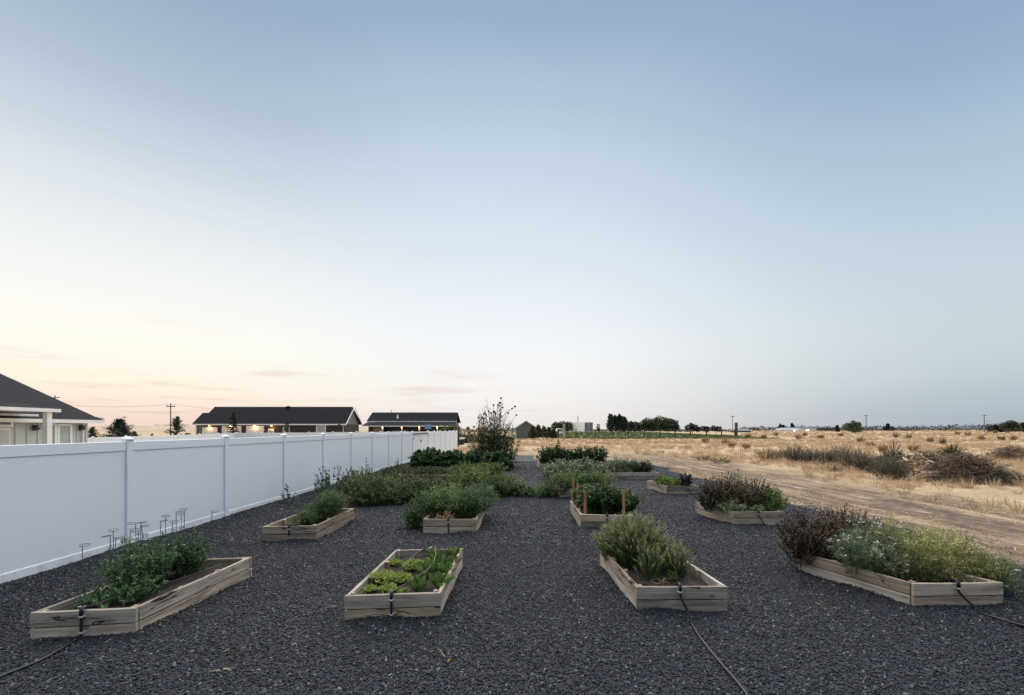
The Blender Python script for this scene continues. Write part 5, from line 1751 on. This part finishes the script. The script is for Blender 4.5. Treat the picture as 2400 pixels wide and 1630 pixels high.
def head_meshes():
    pet = Foliage()
    for rr_, n, ln in ((.0, 15, .085), (.2, 13, .075)):
        a = np.arange(n) * 2 * math.pi / n + rr_
        dr = np.stack([np.cos(a), np.sin(a), np.full(n, .12 + rr_)], 1)
        pet.put(dr * np.array([.045, .045, 0]), dr, ln, .03, rng.uniform(0, 1, n), 'leaf', .05)
    pm_ = pet.mesh('petals', M['petal_yellow'])
    mb = MB()
    n = 12
    mb.v = [(r * math.cos(2 * math.pi * k / n), r * math.sin(2 * math.pi * k / n), z) for r, z in ((.03, -.03), (.062, 0), (.05, .022), (.015, .03)) for k in range(n)]
    mb.f = [(i * n + k, i * n + (k + 1) % n, (i + 1) * n + (k + 1) % n, (i + 1) * n + k) for i in range(3) for k in range(n)] + [tuple(3 * n + k for k in range(n))]
    return pm_, mb.mesh('disc', M['disc_brown'], True)
PET, DSC = head_meshes()
heads = [(1453, 408, .1), (1545, 380), (1580, 335), (1635, 258), (1693, 263), (1710, 232), (1745, 287), (1640, 340, .1), (1660, 365), (1813, 355), (1912, 378), (1895, 275), (1860, 300),
         (1465, 462), (1495, 412), (1458, 548, 1), (1606, 632, 1), (1340, 590, 1), (1325, 540, 1), (1725, 175), (1520, 365), (1605, 355), (1760, 640, .6), (1400, 520, .4)]
for hd in heads:
    px, py = 840 + hd[0] / 5.164, 900 + hd[1] / 5.164
    y = 23.3 + random.uniform(-.5, .2) - (.35 if len(hd) > 2 and hd[2] == 1 else 0)
    loc = Vector((wx(px, y), y, hz(py, y))) - Vector(sf.location)
    big = len(hd) > 2 and hd[2] >= .6
    face = Vector((random.uniform(-.5, .5), -1 if big else random.uniform(-1, .6), random.uniform(-.25, .5))).normalized()
    h_ = bpy.data.objects.new('flower_head', DSC)
    link(h_, sf)
    h_.location = loc
    h_.rotation_mode = 'QUATERNION'
    h_.rotation_quaternion = face.to_track_quat('Z', 'Y')
    s = 1.0 if big else random.uniform(.8, 1.1)
    h_.scale = (s, s, s)
    pz = inst('petals', PET, h_, (0, 0, 0), (0, 0, random.uniform(0, 1)), 1.0 if big else .62)
    # the stalk that carries the head
    i = int(np.argmin(np.linalg.norm(cs[:, -2] - np.array(loc), axis=1)))
    a = Vector(cs[i, -3])
    MB().tube([a, (a + loc) / 2 + Vector((0, 0, .05)), loc - face * .03], [.009, .007, .006], 5).build('stalk', M['stem_dark'], sf)

# ------------------------------------------------------------------ trees
def tree(name, label, x, y, h, lobes, leaf=.4, m='g_tree', trunk=(.15, .4), n=420, group=None, zb=0.0, cat='tree', kind='leaf'):
    """lobes: crown clumps (dx, dz_centre, rx, rz) in metres; many small leaf faces through each clump's volume"""
    n, leaf = int(n * 1.7), leaf * 1.3
    root = thing(name, label, cat, (x, y, zb), group=group)
    fo, tk = Foliage(), MB()
    tk.tube([(0, 0, -.2), (.02 * h, 0, h * trunk[1] * .6), (0, 0, h * trunk[1] * 1.3)], [trunk[0], trunk[0] * .8, trunk[0] * .45], 7)
    for (dx_, zc, rx, rz) in lobes:
        dy_ = rng.uniform(-.4, .4) * rx
        tk.tube([(0, 0, h * trunk[1] * .7), (dx_ * .5, dy_ * .5, (zc + h * trunk[1]) / 2), (dx_ * .9, dy_ * .9, zc)], [trunk[0] * .5, trunk[0] * .35, trunk[0] * .12], 5)
        q = unit(rng.normal(0, 1, (n, 3))) * (rng.uniform(0.25, 1, (n, 1)) ** .45)
        q *= (1 + .22 * np.sin(q[:, 0:1] * 5 + dx_) * np.sin(q[:, 2:3] * 6))
        p = q * np.array([rx, rx, rz]) + np.array([dx_, dy_, zc])
        fo.put(p, q + rng.normal(0, .7, (n, 3)), leaf * rng.uniform(.6, 1.3, n), leaf * .85, lump_tint(p, 1.2, .3), kind)
    tk.build('trunk', M['bark'], root)
    fo.build('crown', M[m], root)
    return root

def conifer(name, label, x, y, h, w, zb=0.0, m='g_conifer', dens=1.0, spire=.12, group=None):
    """young conifer: whorls of drooping boughs set with needle blades"""
    root = thing(name, label, 'tree', (x, y, zb), group=group)
    MB().tube([(0, 0, -.2), (0, 0, h * .6), (0, 0, h * .99)], [w * .035 + .02, w * .02 + .012, .008], 6).build('trunk', M['bark'], root)
    fo = Foliage()
    nw = int(15 * dens)
    for i in range(nw):
        t = (i + .5) / nw
        z = h * (.06 + .92 * t)
        L = w / 2 * (1 - t) ** .85 * rng.uniform(.75, 1.2) + w * .03
        nb = rng.integers(6, 10) if t < .85 else 4
        for a in rng.uniform(0, 6.28, nb):
            l = L * rng.uniform(.6, 1.15)
            k = np.linspace(.1, 1, 12)
            p = np.stack([np.cos(a) * l * k, np.sin(a) * l * k, z + l * .28 * k - .1 * l * k * k], 1)
            p = np.repeat(p, 4, 0) + rng.normal(0, .018 * w, (48, 3))
            d = np.tile([math.cos(a), math.sin(a), .35], (48, 1)) + rng.normal(0, .6, (48, 3))
            fo.put(p, d, w * .075 * rng.uniform(.6, 1.3, 48), w * .018, rng.uniform(0, 1, 48) * .7 + .2 * rng.uniform(), 'blade')
    fo.build('crown', M[m], root)
    return root

YB = -.3
conifer('young_conifer', 'wide dark young conifer behind the side fence near the white house', wx(280, 48), 48, hz(983, 48) - YB, 4.0, YB)
conifer('young_conifer', 'narrow young conifer at the corner of the white house', wx(217, 44), 44, hz(1001, 44) - YB, 1.9, YB)
conifer('young_conifer', 'low dark shrub like conifer beside the wide one', wx(315, 50), 50, hz(1012, 50) - YB, 1.7, YB)
conifer('young_conifer', 'tiny conifer tip between the two larger conifers', wx(358, 50), 50, hz(1017, 50) - YB, 1.3, YB)
conifer('young_conifer', 'pointed young conifer beside the tall utility pole', wx(414, 50), 50, hz(976, 50) - YB, 2.6, YB)
conifer('young_conifer', 'thin young conifer before the second garage door', wx(547, 58), 58, hz(966, 58) - YB, 2.6, YB)
conifer('young_conifer', 'sparse young conifer before the middle of the dark house', wx(672, 58), 58, hz(980, 58) - YB, 1.5, YB)
conifer('young_conifer', 'sparse young conifer at the gable end of the dark house', wx(797, 58), 58, hz(976, 58) - YB, 1.5, YB)
tree('shrub', 'dark leafy shrub against the far fence in the next yard', wx(533, 42.5), 42.5, 1.2, [(-.6, .75, .7, .55), (.5, .72, .8, .5), (0, .85, .5, .5)], .14, 'g_tree', (.03, .3), 260, None, -.3, 'shrub')
tree('shrub', 'dark shrub at the left foot of the dark house', wx(444, 60), 60, 1.7, [(-.3, .9, .8, .7), (.5, .7, .7, .55)], .2, 'g_tree', (.04, .3), 240, None, -.3, 'shrub')
tree('shrub', 'olive shrub behind the end of the white fence before the porch', wx(1056, 50), 50, 2.4, [(-.4, 1.6, .75, .6), (.4, 1.7, .75, .7), (0, 1.0, .9, .8)], .2, 'g_oliv', (.05, .35), 300, None, 0, 'shrub')
tree('shrub', 'narrow black green shrub pressed against the end post of the fence', wx(1069, 46.5), 46.5, 1.75, [(0, .5, .26, .5), (0, 1.2, .24, .5)], .14, 'g_conifer', (.04, .3), 260, None, 0, 'shrub')
# saplings in a row
for px, y, pt, w, lb in ((1248, 82, 1000, 1.0, 'sapling nearest the sunflower in the orchard row'), (1262, 83, 998, 1.2, 'second sapling of the orchard row before the gabled shed'),
                         (1275, 84, 1000, 1.1, 'middle sapling at the shed end of the orchard row'), (1287, 85, 1003, 1.2, 'dark sapling beside the last one of the orchard row'),
                         (1298, 85, 1007, 1.0, 'low sapling at the gatepost end of the orchard row')):
    h = hz(pt, y)
    tree('sapling', lb, wx(px, y), y, h, [(-.3, h * .42, w * .6, h * .3), (.3, h * .5, w * .55, h * .33), (0, h * .8, w * .3, h * .24)], .2, 'g_oliv', (.035, .45), 210, 'saplings in the orchard row')
tree('leafy_tree', 'dark bushy tree between the wooden gatepost and the white trailer', wx(1320, 118), 118, 3.6, [(-1.4, 2.0, 1.2, 1.0), (0, 2.3, 1.4, 1.1), (1.3, 2.1, 1.2, 1.1), (-2.2, 1.9, .9, 1.3)], .32, 'g_tree', (.12, .35), 300, None, .6)
for px, pt, w, lb in ((1431, 973, 1.5, 'slim pointed dark evergreen, first of the clump on the lawn'), (1442, 977, 1.6, 'second dark evergreen of the clump on the lawn'),
                      (1453, 975, 1.9, 'broad dark evergreen in the middle of the clump'), (1463, 980, 1.7, 'lowest dark evergreen at the end of the clump')):
    y = 126
    zb = hz(1009, y)
    h = hz(pt, y) - zb
    tree('evergreen', lb, wx(px, y), y, h, [(0, h * .3, w * .72, h * .32), (0.1, h * .55, w * .6, h * .32), (0, h * .8, w * .38, h * .24)], .34, 'g_conifer', (.14, .2), 420, 'dark evergreens behind the lawn', zb)
for px, pt, w, y, lb in ((1480, 990, 1.1, 130, 'small olive tree right of the evergreen clump'), (1493, 991, 1.0, 132, 'low olive tree before the round leafy trees'),
                         (1519, 982, 2.2, 134, 'round leafy tree at the left of its pair'), (1550, 977, 2.7, 134, 'large round leafy tree, tallest behind the lawn'),
                         (1572, 984, 2.0, 135, 'lower leafy tree leaning off the large round one')):
    zb = hz(1008.5, y)
    h = hz(pt, y) - zb
    tree('leafy_tree', lb, wx(px, y), y, h, [(-w * .55, h * .5, w * .62, h * .36), (w * .5, h * .52, w * .62, h * .36), (0, h * .68, w * .8, h * .34), (w * .1, h * .35, w * .8, h * .3), (-w * .5, h * .22, w * .6, h * .24), (w * .6, h * .22, w * .6, h * .24)], .36, 'g_tree', (.2, .3), 300, 'leafy trees behind the lawn', zb)
tree('leafy_tree', 'thin pale tree behind the posts of the wire fence', wx(1402, 128), 128, 3.0, [(0, 2.0, .5, .7), (.1, 1.1, .4, .5)], .22, 'g_oliv', (.05, .5), 110, None, .7)
tree('leafy_tree', 'grey rounded tree beyond the far end of the lawn', wx(1622, 190), 190, 4.4, [(-1.6, 2.6, 1.5, 1.1), (1.4, 2.6, 1.6, 1.2), (0, 3.3, 1.4, 1.1), (2.6, 1.8, 1.0, .8)], .42, 'g_far', (.2, .4), 240)
for k, (px, pt, y, lb) in enumerate(((1583 + 70, 999, 240, 'small grey tree left of the rusty post'), (1678, 998, 250, 'grey tree just left of the rusty post'))):
    h = hz(pt, y)
    tree('leafy_tree', lb, wx(px, y), y, h, [(-1.2, h * .6, 1.6, h * .35), (1.2, h * .55, 1.6, h * .35)], .5, 'g_far', (.2, .4), 200)
tree('round_tree', 'lone round dark tree on the right horizon beside a utility pole', wx(2000, 235), 235, 6.2,
     [(-2.2, 3.0, 2.3, 2.0), (2.1, 3.0, 2.4, 2.0), (0, 4.2, 2.4, 1.9), (0, 1.7, 3.4, 1.7), (2.9, 4.2, .8, 1.2)], .48, 'g_tree', (.3, .25), 420)
tree('conifer_tree', 'slim dark conifer left of the round tree', wx(1963, 300), 300, 4.4, [(0, 1.3, 1.3, 1.2), (0, 2.6, 1.0, 1.2), (0, 3.6, .5, .8)], .5, 'g_far', (.2, .2), 220)
tree('conifer_tree', 'two tiered conifer rising above the low tree line', wx(2082, 420), 420, 7.2, [(-.3, 5.4, 1.1, 1.6), (1.4, 2.4, 3.2, 2.0), (-2, 2.2, 2.2, 1.7)], .7, 'g_far', (.3, .2), 260)
tree('conifer_tree', 'dark conifers beside the pale roofed far house', wx(1832, 440), 440, 8.0, [(-1.4, 4.4, 1.2, 2.6), (1.6, 3.8, 1.4, 2.2), (-.9, 2.4, 2.0, 2.0)], .7, 'g_far', (.3, .2), 240)
tree('conifer_tree', 'pointed conifer behind the bright lamp of the far house', wx(1856, 465), 465, 8.2, [(0, 6.4, .9, 1.6), (.6, 5.2, 1.6, 1.4)], .7, 'g_far', (.3, .3), 200)
tree('broad_tree', 'broad olive tree in the wooded clump at the right edge', wx(2367, 255), 255, 6.8, [(-2.2, 3.6, 2.3, 2.2), (2.0, 3.8, 2.5, 2.2), (0, 5.0, 2.4, 1.8), (0, 2.2, 3.8, 1.6)], .5, 'g_oliv', (.3, .25), 400)
tree('conifer_tree', 'dark conifer at the very edge of the wooded clump', wx(2398, 262), 262, 5.6, [(0, 2.2, 2.4, 2.0), (0, 4.2, 1.4, 1.6)], .5, 'g_far', (.3, .2), 340)
tree('conifer_tree', 'row of dark low conifers left of the broad olive tree', wx(2335, 262), 262, 4.2, [(-2.2, 2.0, 2.0, 1.7), (1.2, 2.2, 2.2, 1.9), (-.5, 3.2, .8, 1.3), (3.5, 2.0, 2.0, 1.8)], .5, 'g_far', (.3, .2), 320)
# the far wood that reads as one dark mass
fo = Foliage()
tprof = [(1735, 1003), (1775, 1003), (1800, 1004), (1850, 1003), (1905, 1001), (1945, 1003), (1990, 1004), (2040, 1001.5), (2060, 1001), (2100, 1003), (2140, 1002), (2155, 1000.5), (2190, 1001.5), (2205, 999), (2225, 1000), (2236, 996.5),
         (2250, 999.5), (2275, 997.5), (2300, 998), (2320, 996), (2345, 995), (2420, 993), (2700, 992), (3000, 994)]
tp = np.array(tprof, float)
for px in np.arange(1735, 3000, 2.2):
    yy = 520 + 60 * math.sin(px * .07)
    top = np.interp(px, tp[:, 0], tp[:, 1]) - 1.8 + 1.6 * math.sin(px * .33) + rng.normal(0, .9)
    h = max(1.4, hz(top, yy))
    n = 34
    q = unit(rng.normal(0, 1, (n, 3))) * rng.uniform(.2, 1, (n, 1)) ** .5
    p = q * np.array([2.4, 2.4, h * .5]) + np.array([wx(px, yy), yy, h * .5])
    fo.put(p, q + rng.normal(0, .7, (n, 3)), 1.25 * rng.uniform(.6, 1.2, n), .9, rng.uniform(0, 1, n), 'leaf')
for px in np.arange(1060, 1740, 2.6):
    yy = 330 + 30 * math.sin(px * .05)
    h = 1.6 + 1.5 * max(0, math.sin(px * .043) + .6 * math.sin(px * .17 + 1)) + rng.normal(0, .2)
    n = 22
    q = unit(rng.normal(0, 1, (n, 3))) * rng.uniform(.2, 1, (n, 1)) ** .5
    p = q * np.array([1.8, 1.8, h * .5]) + np.array([wx(px, yy), yy, h * .5])
    fo.put(p, q + rng.normal(0, .7, (n, 3)), .9 * rng.uniform(.6, 1.2, n), .7, rng.uniform(0, 1, n), 'leaf')
o = fo.build('treeline', M['g_far'])
o['kind'] = 'stuff'
fo = Foliage()
for px in np.arange(-60, 1000, 5.0):
    yy = 700 + 40 * math.sin(px * .05)
    if math.sin(px * .021) + math.sin(px * .047 + 1) < .25:
        continue
    n = 12
    q = unit(rng.normal(0, 1, (n, 3)))
    p = q * np.array([4, 3, 1.1]) + np.array([wx(px, yy), yy, hz(998.5, yy)])
    fo.put(p, q, 1.6, 1.2, rng.uniform(0, 1, n), 'leaf')
o = fo.build('hill_scrub', M['g_far'])
o['kind'] = 'stuff'

# ------------------------------------------------------------------ dry grass
def tuft(name, n, h, spread, w, m, lean=.5, seed=0):
    r = np.random.default_rng(seed)
    fo = Foliage()
    a = r.uniform(0, 6.28, n)
    base = np.stack([np.cos(a), np.sin(a), np.zeros(n)], 1) * (r.uniform(0, 1, (n, 1)) * spread)
    d = np.stack([np.cos(a) * lean, np.sin(a) * lean, np.ones(n)], 1) + r.normal(0, .3, (n, 3))
    fo.put(base, d, h * r.uniform(.45, 1.15, n), w, r.uniform(0, 1, n), 'blade', 1.0)
    return fo.mesh(name, M[m])

TUFTS = [tuft('grass_tuft', 34, .42, .16, .011, 'g_straw', .45, 1), tuft('grass_tuft', 30, .32, .2, .011, 'g_straw', .8, 2), tuft('grass_tuft', 26, .55, .12, .010, 'g_straw', .3, 3), tuft('grass_tuft', 26, .30, .16, .013, 'g_rust', .7, 4)]
STUB = [tuft('stubble', 16, .13, .16, .009, 'g_straw', 1.6, 5), tuft('stubble', 12, .10, .2, .010, 'g_straw', 2.4, 6)]
FARG = [tuft('grass_clump', 26, .62, .5, .05, 'g_straw', .5, 7), tuft('grass_clump', 24, .5, .6, .055, 'g_straw', .8, 8), tuft('grass_clump', 20, .55, .45, .05, 'g_rust', .6, 9)]

def field_points(x0, x1, y0, y1, dens, edge, seed, clump=.55):
    r = np.random.default_rng(seed)
    n = int((x1 - x0) * (y1 - y0) * dens)
    x, y = r.uniform(x0, x1, n), r.uniform(y0, y1, n)
    k = (x < 1.25 * y + 3) & edge(x, y)
    pat = np.sin(x * .55 + y * .23) + np.sin(y * .47 - x * .21 + 2) + np.sin(x * 1.7) * .5 + np.sin(y * 1.3 + 1) * .5
    k &= r.uniform(0, 1, n) < clump + .25 * pat
    x, y = x[k], y[k]
    return np.stack([x, y, ground_h(x, y)], 1)

def track_edge(y):
    return 12.7 + 1.0 * np.sin(y * .35) + .5 * np.sin(y * .9 + 1)
scatter('dry_grass', field_points(10.5, 48, 6, 32, 7, lambda x, y: x > track_edge(y), 21), TUFTS, .55, 1.15, .25)
scatter('dry_grass', field_points(-5, 60, 33, 62, 2.6, lambda x, y: (x > -5.2) & ((x > 10) | (y > 38)), 22), TUFTS, .7, 1.4, .25)
scatter('dry_grass', field_points(-6, 95, 60, 86, 1.0, lambda x, y: x > -5, 23), FARG, .4, .8, .2)
scatter('dry_grass', field_points(18, 230, 86, 190, .30, lambda x, y: x > wx(1735, y), 24), FARG, .5, 1.1, .2)
scatter('dry_grass', field_points(60, 520, 190, 420, .035, lambda x, y: x > wx(1750, y), 25), FARG, .9, 1.8, .2)
scatter('dry_stubble', field_points(7.2, 15, 4, 46, 15, lambda x, y: (x > gravel_edge(y) + .05) & ((np.sin(x * 2.4 + .25 * np.sin(y * .4)) > -.35)), 26, .5), STUB, .6, 1.4, .3)
scatter('dry_stubble', field_points(-5.5, 8, 27, 48, 4, lambda x, y: (y > 27.6) & ((x < -.9) | (x > 1.7) | (y > 33.2)), 27, .6), STUB, .8, 1.7, .3)
scatter('lawn_grass', np.array([(x, y, float(lawn_h(np.array(x), np.array(y)))) for x, y in zip(rng.uniform(lx[0], lx[-1], 2600), rng.uniform(86.4, 112, 2600))]),
        [tuft('lawn_tuft', 24, .28, .5, .045, 'g_yellow', .6, 10), tuft('lawn_tuft', 22, .34, .5, .045, 'g_oliv', .6, 11)], .6, 1.2, .2)

# ------------------------------------------------------------------ weeds and brush in the field
def weed(name, label, cat, lobes, **kw):
    return bush(name, label, cat, lobes, **kw)

def pw_(px, py):          # where the photograph shows this foot of a weed on the field
    return spot(px, py)

weed('dry_bush', 'rust brown dry bush with a pale bent stick starting the brush line', 'bush',
     [near(*pw_(1800, 1082), 0, 1.1, .7, .85, 110, 20), near(*pw_(1832, 1080), 0, .7, .6, .95, 70, 20)], leaf=(.06, .03), leaf_m='g_rust', stem_m='stem_dry', stem_r=.006, second=('g_brown', .3, .9, .6, 'clump'))
weed('grey_weed', 'grey green weed mound, first in the brush line', 'weed',
     [near(*pw_(1862, 1086), 0, .85, .6, 1.1, 190, 24), near(*pw_(1895, 1088), 0, .9, .6, .9, 170, 24)], leaf=(.085, .022), leaf_m='g_grey', stem_m='stem_dark', stem_r=.005)
weed('grey_weed', 'dark grey green weed mound in the middle of the brush line', 'weed',
     [near(*pw_(1935, 1090), 0, .9, .6, .95, 190, 24), near(*pw_(1972, 1085), .0, 1.0, .6, 1.1, 190, 24)], leaf=(.085, .022), leaf_m='g_grey', stem_m='stem_dark', stem_r=.005)
weed('grey_weed', 'broad brownish weed mound left of the spiky plant', 'weed',
     [near(*pw_(2003, 1100), 0, 1.0, .7, 1.0, 200, 24), near(*pw_(2040, 1108), 0, .9, .6, .95, 190, 24)], leaf=(.085, .022), leaf_m='g_grey', stem_m='stem_dark', stem_r=.005, second=('g_brush', .4, 1, .3, 'blade'))
weed('grey_weed', 'low greenish weed at the track side of the brush line', 'weed',
     [near(*pw_(2085, 1124), 0, .9, .6, .9, 220, 24), near(*pw_(1955, 1106), 0, .8, .4, .35, 70, 20)], leaf=(.075, .02), leaf_m='g_grey', stem_m='stem_dark', stem_r=.005)
weed('spiky_weed', 'tall weed with upright seed spikes behind the log pile', 'weed',
     [near(*pw_(2094, 1104), 0, 1.05, .5, .98, 230, 26)], leaf=(.085, .024), leaf_m='g_grey', stem_m='stem_dark', stem_r=.006, jitter=.35,
     second=('g_grey', .2, 1.2, .4, 'clump'))
spx = thing('seed_spikes', 'fan of brown seed spikes topping the tall grey weed', 'weed', (*pw_(2094, 1104), .72))
fo = Foliage()
for k in range(17):
    a = R(90 + (k - 8) * 9.5 + random.uniform(-3, 3))
    l = (.74 - .028 * abs(k - 8)) * random.uniform(.85, 1.08)
    t = np.linspace(.35, 1, 26)
    yj = random.uniform(-.25, .25)
    p = np.stack([np.cos(a) * l * t * .85, yj * t, np.sin(a) * l * t], 1)
    v, f = tubes(np.stack([np.linspace(0, 1, 5) * math.cos(a) * l * .85, np.linspace(0, 1, 5) * yj, np.linspace(0, 1, 5) * math.sin(a) * l], 1)[None], .009, .005, 3)
    fo.raw(v, f, .2)
    p = np.repeat(p, 3, 0)
    fo.put(p, np.tile([math.cos(a), 0, math.sin(a)], (78, 1)) + rng.normal(0, .6, (78, 3)), .042, .02, rng.uniform(0.3, 1, 78), 'leaf')
fo.build('spikes', M['g_grey'], spx)
weed('green_weed', 'solitary green weed standing behind the brush heap', 'weed',
     [near(*pw_(2232, 1076), 0, 1.0, .6, .95, 60, 24), near(*pw_(2228, 1076), 0, .4, .3, 1.35, 16, 22)], leaf=(.13, .05), leaf_m='g_oliv', stem_m='stem_dark', stem_r=.008)

def brush_pile(name, label, px, py, rx, ry, h, n, m='g_brush', cat='brush pile', twig=.5, leaf=True):
    x, y = pw_(px, py)
    root = thing(name, label, cat, (x, y, 0))
    fo, lv = Foliage(), Foliage()
    q = rng.normal(0, .42, (n, 2))
    r2 = np.clip((q ** 2).sum(1), 0, 1)
    z = h * (1 - r2) * rng.uniform(.05, 1, n)
    base = np.stack([q[:, 0] * rx, q[:, 1] * ry, z], 1)
    d = unit(np.stack([rng.normal(0, 1, n), rng.normal(0, .7, n), rng.normal(0, .35, n)], 1))
    L = twig * rng.uniform(.4, 1.3, n)
    t = np.linspace(-.5, .5, 4)[None, :, None]
    c = base[:, None] + d[:, None] * t * L[:, None, None] + rng.normal(0, .02, (n, 4, 3))
    c[:, :, 2] = np.maximum(c[:, :, 2], .01)
    v, f = tubes(c, .011, .005, 3)
    fo.raw(v, f, np.repeat(rng.uniform(0, 1, n), 12))
    p, dd, tt = along(c, 9, 0)
    lv.put(p, dd + rng.normal(0, .8, (len(p), 3)), .07, .014, lump_tint(p, 2, .3), 'blade')
    fo.build('twigs', M[m], root)
    if leaf:
        lv.build('foliage', M[m], root)
    return root
brush_pile('brush_pile', 'large dark heap of dead brush beside the dirt track', 2265, 1128, 1.7, 1.0, 1.05, 1500)
brush_pile('brush_pile', 'thin trailing tail of brush at the track end of the dark heap', 2345, 1133, 1.3, .6, .45, 420, 'g_grey')
brush_pile('brush_pile', 'brown mound of dead weeds at the far right edge of the field', 2370, 1078, 1.9, 1.0, .9, 700)
brush_pile('brush_pile', 'low heap of grey cuttings behind the stacked sticks', 2180, 1098, 1.6, .7, .95, 600, 'g_grey')
# log and stick pile
lx0, ly0 = pw_(2160, 1124)
lp = thing('stick_pile', 'stacked pile of pale cut sticks between the weeds and dark brush', 'wood pile', (lx0, ly0, 0))
fo_ends = MB()
for k in range(170):
    u, w_ = random.uniform(-1, 1), random.random()
    zz = (1 - u * u) * .95 * w_
    xx_ = u * .95 + random.gauss(0, .06)
    a = random.gauss(R(137), .3)
    ln = random.uniform(.25, .6)
    d = Vector((math.cos(a) * .9, -abs(math.sin(a)), random.gauss(-.05, .22))).normalized()
    c = Vector((xx_, -.1 + .42 * (w_ * .9) - .3 * (1 - w_), .08 + zz))
    r_ = random.uniform(.022, .042)
    o = MB().tube([c - d * ln / 2, c + d * ln / 2], r_, 6).build('stick', M['stick'], lp)
for k in range(9):
    a, b = random.uniform(-1.15, -.2), random.uniform(.1, 1.0)
    MB().tube(bez([(a, -.55, .06), ((a + b) / 2, -.62 + random.uniform(-.1, .1), .22 + random.uniform(0, .16)), (b, -.6, .08)], 5), .028, 6).build('branch', M['stick'], lp)
bs_ = spot(2345, 1132)
o = MB().tube(bez([(0, 0, .02), (-.12, 0, .28), (-.3, .05, .5)], 5), [.035] * 10 + [.03], 6).build('pale_branch', M['stick'])
o.location = (bs_[0] - .1, bs_[1] - .7, 0)
tag(o, 'pale curved branch propped on the track end of the dark heap', 'branch')
bs_ = spot(2300, 1128)
o = MB().tube(bez([(-.35, 0, .62), (0, -.02, .70), (.35, 0, .64)], 5), .026, 6).build('pale_branch', M['stick'])
o.location = (bs_[0] - .0, bs_[1] - .75, 0)
tag(o, 'pale branch lying across the dark brush heap', 'branch')
bs_ = spot(1831, 1078)
o = MB().tube(bez([(-.35, -.3, 1.12), (.1, -.32, 1.0), (.32, -.35, 1.12), (.12, -.4, .7), (.1, -.42, .1)], 5), .02, 6).build('pale_branch', M['stick'])
o.location = (bs_[0], bs_[1], 0)
tag(o, 'pale bent stick standing in the rust brown bush', 'branch')

# scattered small brown weeds in the field
spots_ = [(1755, 1024), (1790, 1026), (1817, 1020), (1872, 1028), (1970, 1021), (2016, 1036), (2040, 1046), (2100, 1024), (2128, 1026), (2180, 1034), (2207, 1040), (2245, 1017), (2268, 1020), (2300, 1030), (2332, 1014), (2360, 1012),
          (1700, 1040), (1655, 1036), (1748, 1050), (1715, 1046), (2346, 1030), (2374, 1030), (1885, 1020), (2142, 1058), (2068, 1060), (1925, 1026)]
FW = ['dark dry weed just past the rusty gatepost', 'rusty dry weed a little beyond the rusty gatepost, second from it', 'small far weed below the dark roofed house', 'dark weed below the pale roofed far house',
      'rusty weed below the slim conifer', 'rusty weed below and right of the round tree', 'dark dry weed between the spiky plant and the round tree', 'small far weed midway between the round tree and the next pole',
      'rusty weed above the tip of the spiky plant', 'dark weed in the field above the stick pile', 'rusty weed left of and above the solitary green weed', 'tiny far weed below the low tree line',
      'dark far weed short of the side armed pole', 'rusty weed above and right of the solitary green weed', 'tiny far weed beneath the side armed pole', 'dark far weed below the broad olive tree',
      'rusty weed below the near side of the rusty gatepost', 'rusty weed at the lawn edge under the last fence posts', 'dark weed halfway from the rusty gatepost to the track', 'rusty weed in the tan grass over the lettuce green bed',
      'rusty weed beyond the brown mound', 'dark weed at the frame edge beyond the brown mound', 'small rusty weed below the bright lamp house', 'rusty weed over the dark brush heap', 'dark weed next to the spiky plant on its right', 'rusty weed above the middle weed mound']
for i, (px, py) in enumerate(spots_):
    x, y = spot(px, py + 3)
    s = y / 60.0
    h = random.uniform(.55, .95) * (0.55 + .6 * s)
    weed('field_weed', FW[i], 'weed', [near(x, y, 0, .55 * (.5 + .8 * s), .4, h, 26, 18)],
         leaf=(.10 + .10 * s, .03 + .03 * s), leaf_m='g_rust' if i % 5 else 'g_brush', stem_m='stem_dry', stem_r=.008 + .006 * s, group='small dry weeds in the field', jitter=.35)
for (px, py, lb) in ((1690, 1086, 'grey green flat weed at the edge of the dirt track'), (1650, 1080, 'straw coloured weed tuft where grass meets the track')):
    weed('track_weed', lb, 'weed', [near(*spot(px, py), 0, .7, .5, .32, 40, 18)], leaf=(.08, .03), leaf_m='g_grey', stem_m='stem_dry', stem_r=.006)
weed('roadside_weeds', 'dark strip of weeds between the fence end and the sunflower', 'weeds',
     [near(wx(1085, 62), 62, 0, 2.0, 1.2, 1.5, 130, 22), near(wx(1110, 64), 64, 0, 2.4, 1.2, 1.3, 130, 22), near(wx(1140, 66), 66, 0, 2.4, 1.2, 1.2, 120, 22), near(wx(1180, 70), 70, 0, 2.4, 1.2, 1.0, 100, 20)], leaf=(.28, .09), leaf_m='g_brush', stem_m='stem_dark', stem_r=.014)

# ------------------------------------------------------------------ straw and dead leaves blown over the gravel
lit = gravel_points(3.0, 14, 4.5, 31)
pat = np.sin(lit[:, 0] * 1.1 + lit[:, 1] * .7) + np.sin(lit[:, 1] * 1.9 - lit[:, 0] * .6)
lit = lit[rng.uniform(-1.6, 2.2, len(lit)) < pat]
lit[:, 2] += .012
LIT = [tuft('litter', 3, .09, .05, .006, 'g_straw', 6.0, 12), tuft('litter', 2, .06, .04, .012, 'g_rust', 7.0, 13), tuft('litter', 5, .05, .05, .006, 'g_oliv', 2.5, 14)]
scatter('litter', lit, LIT, .6, 1.3, .25)
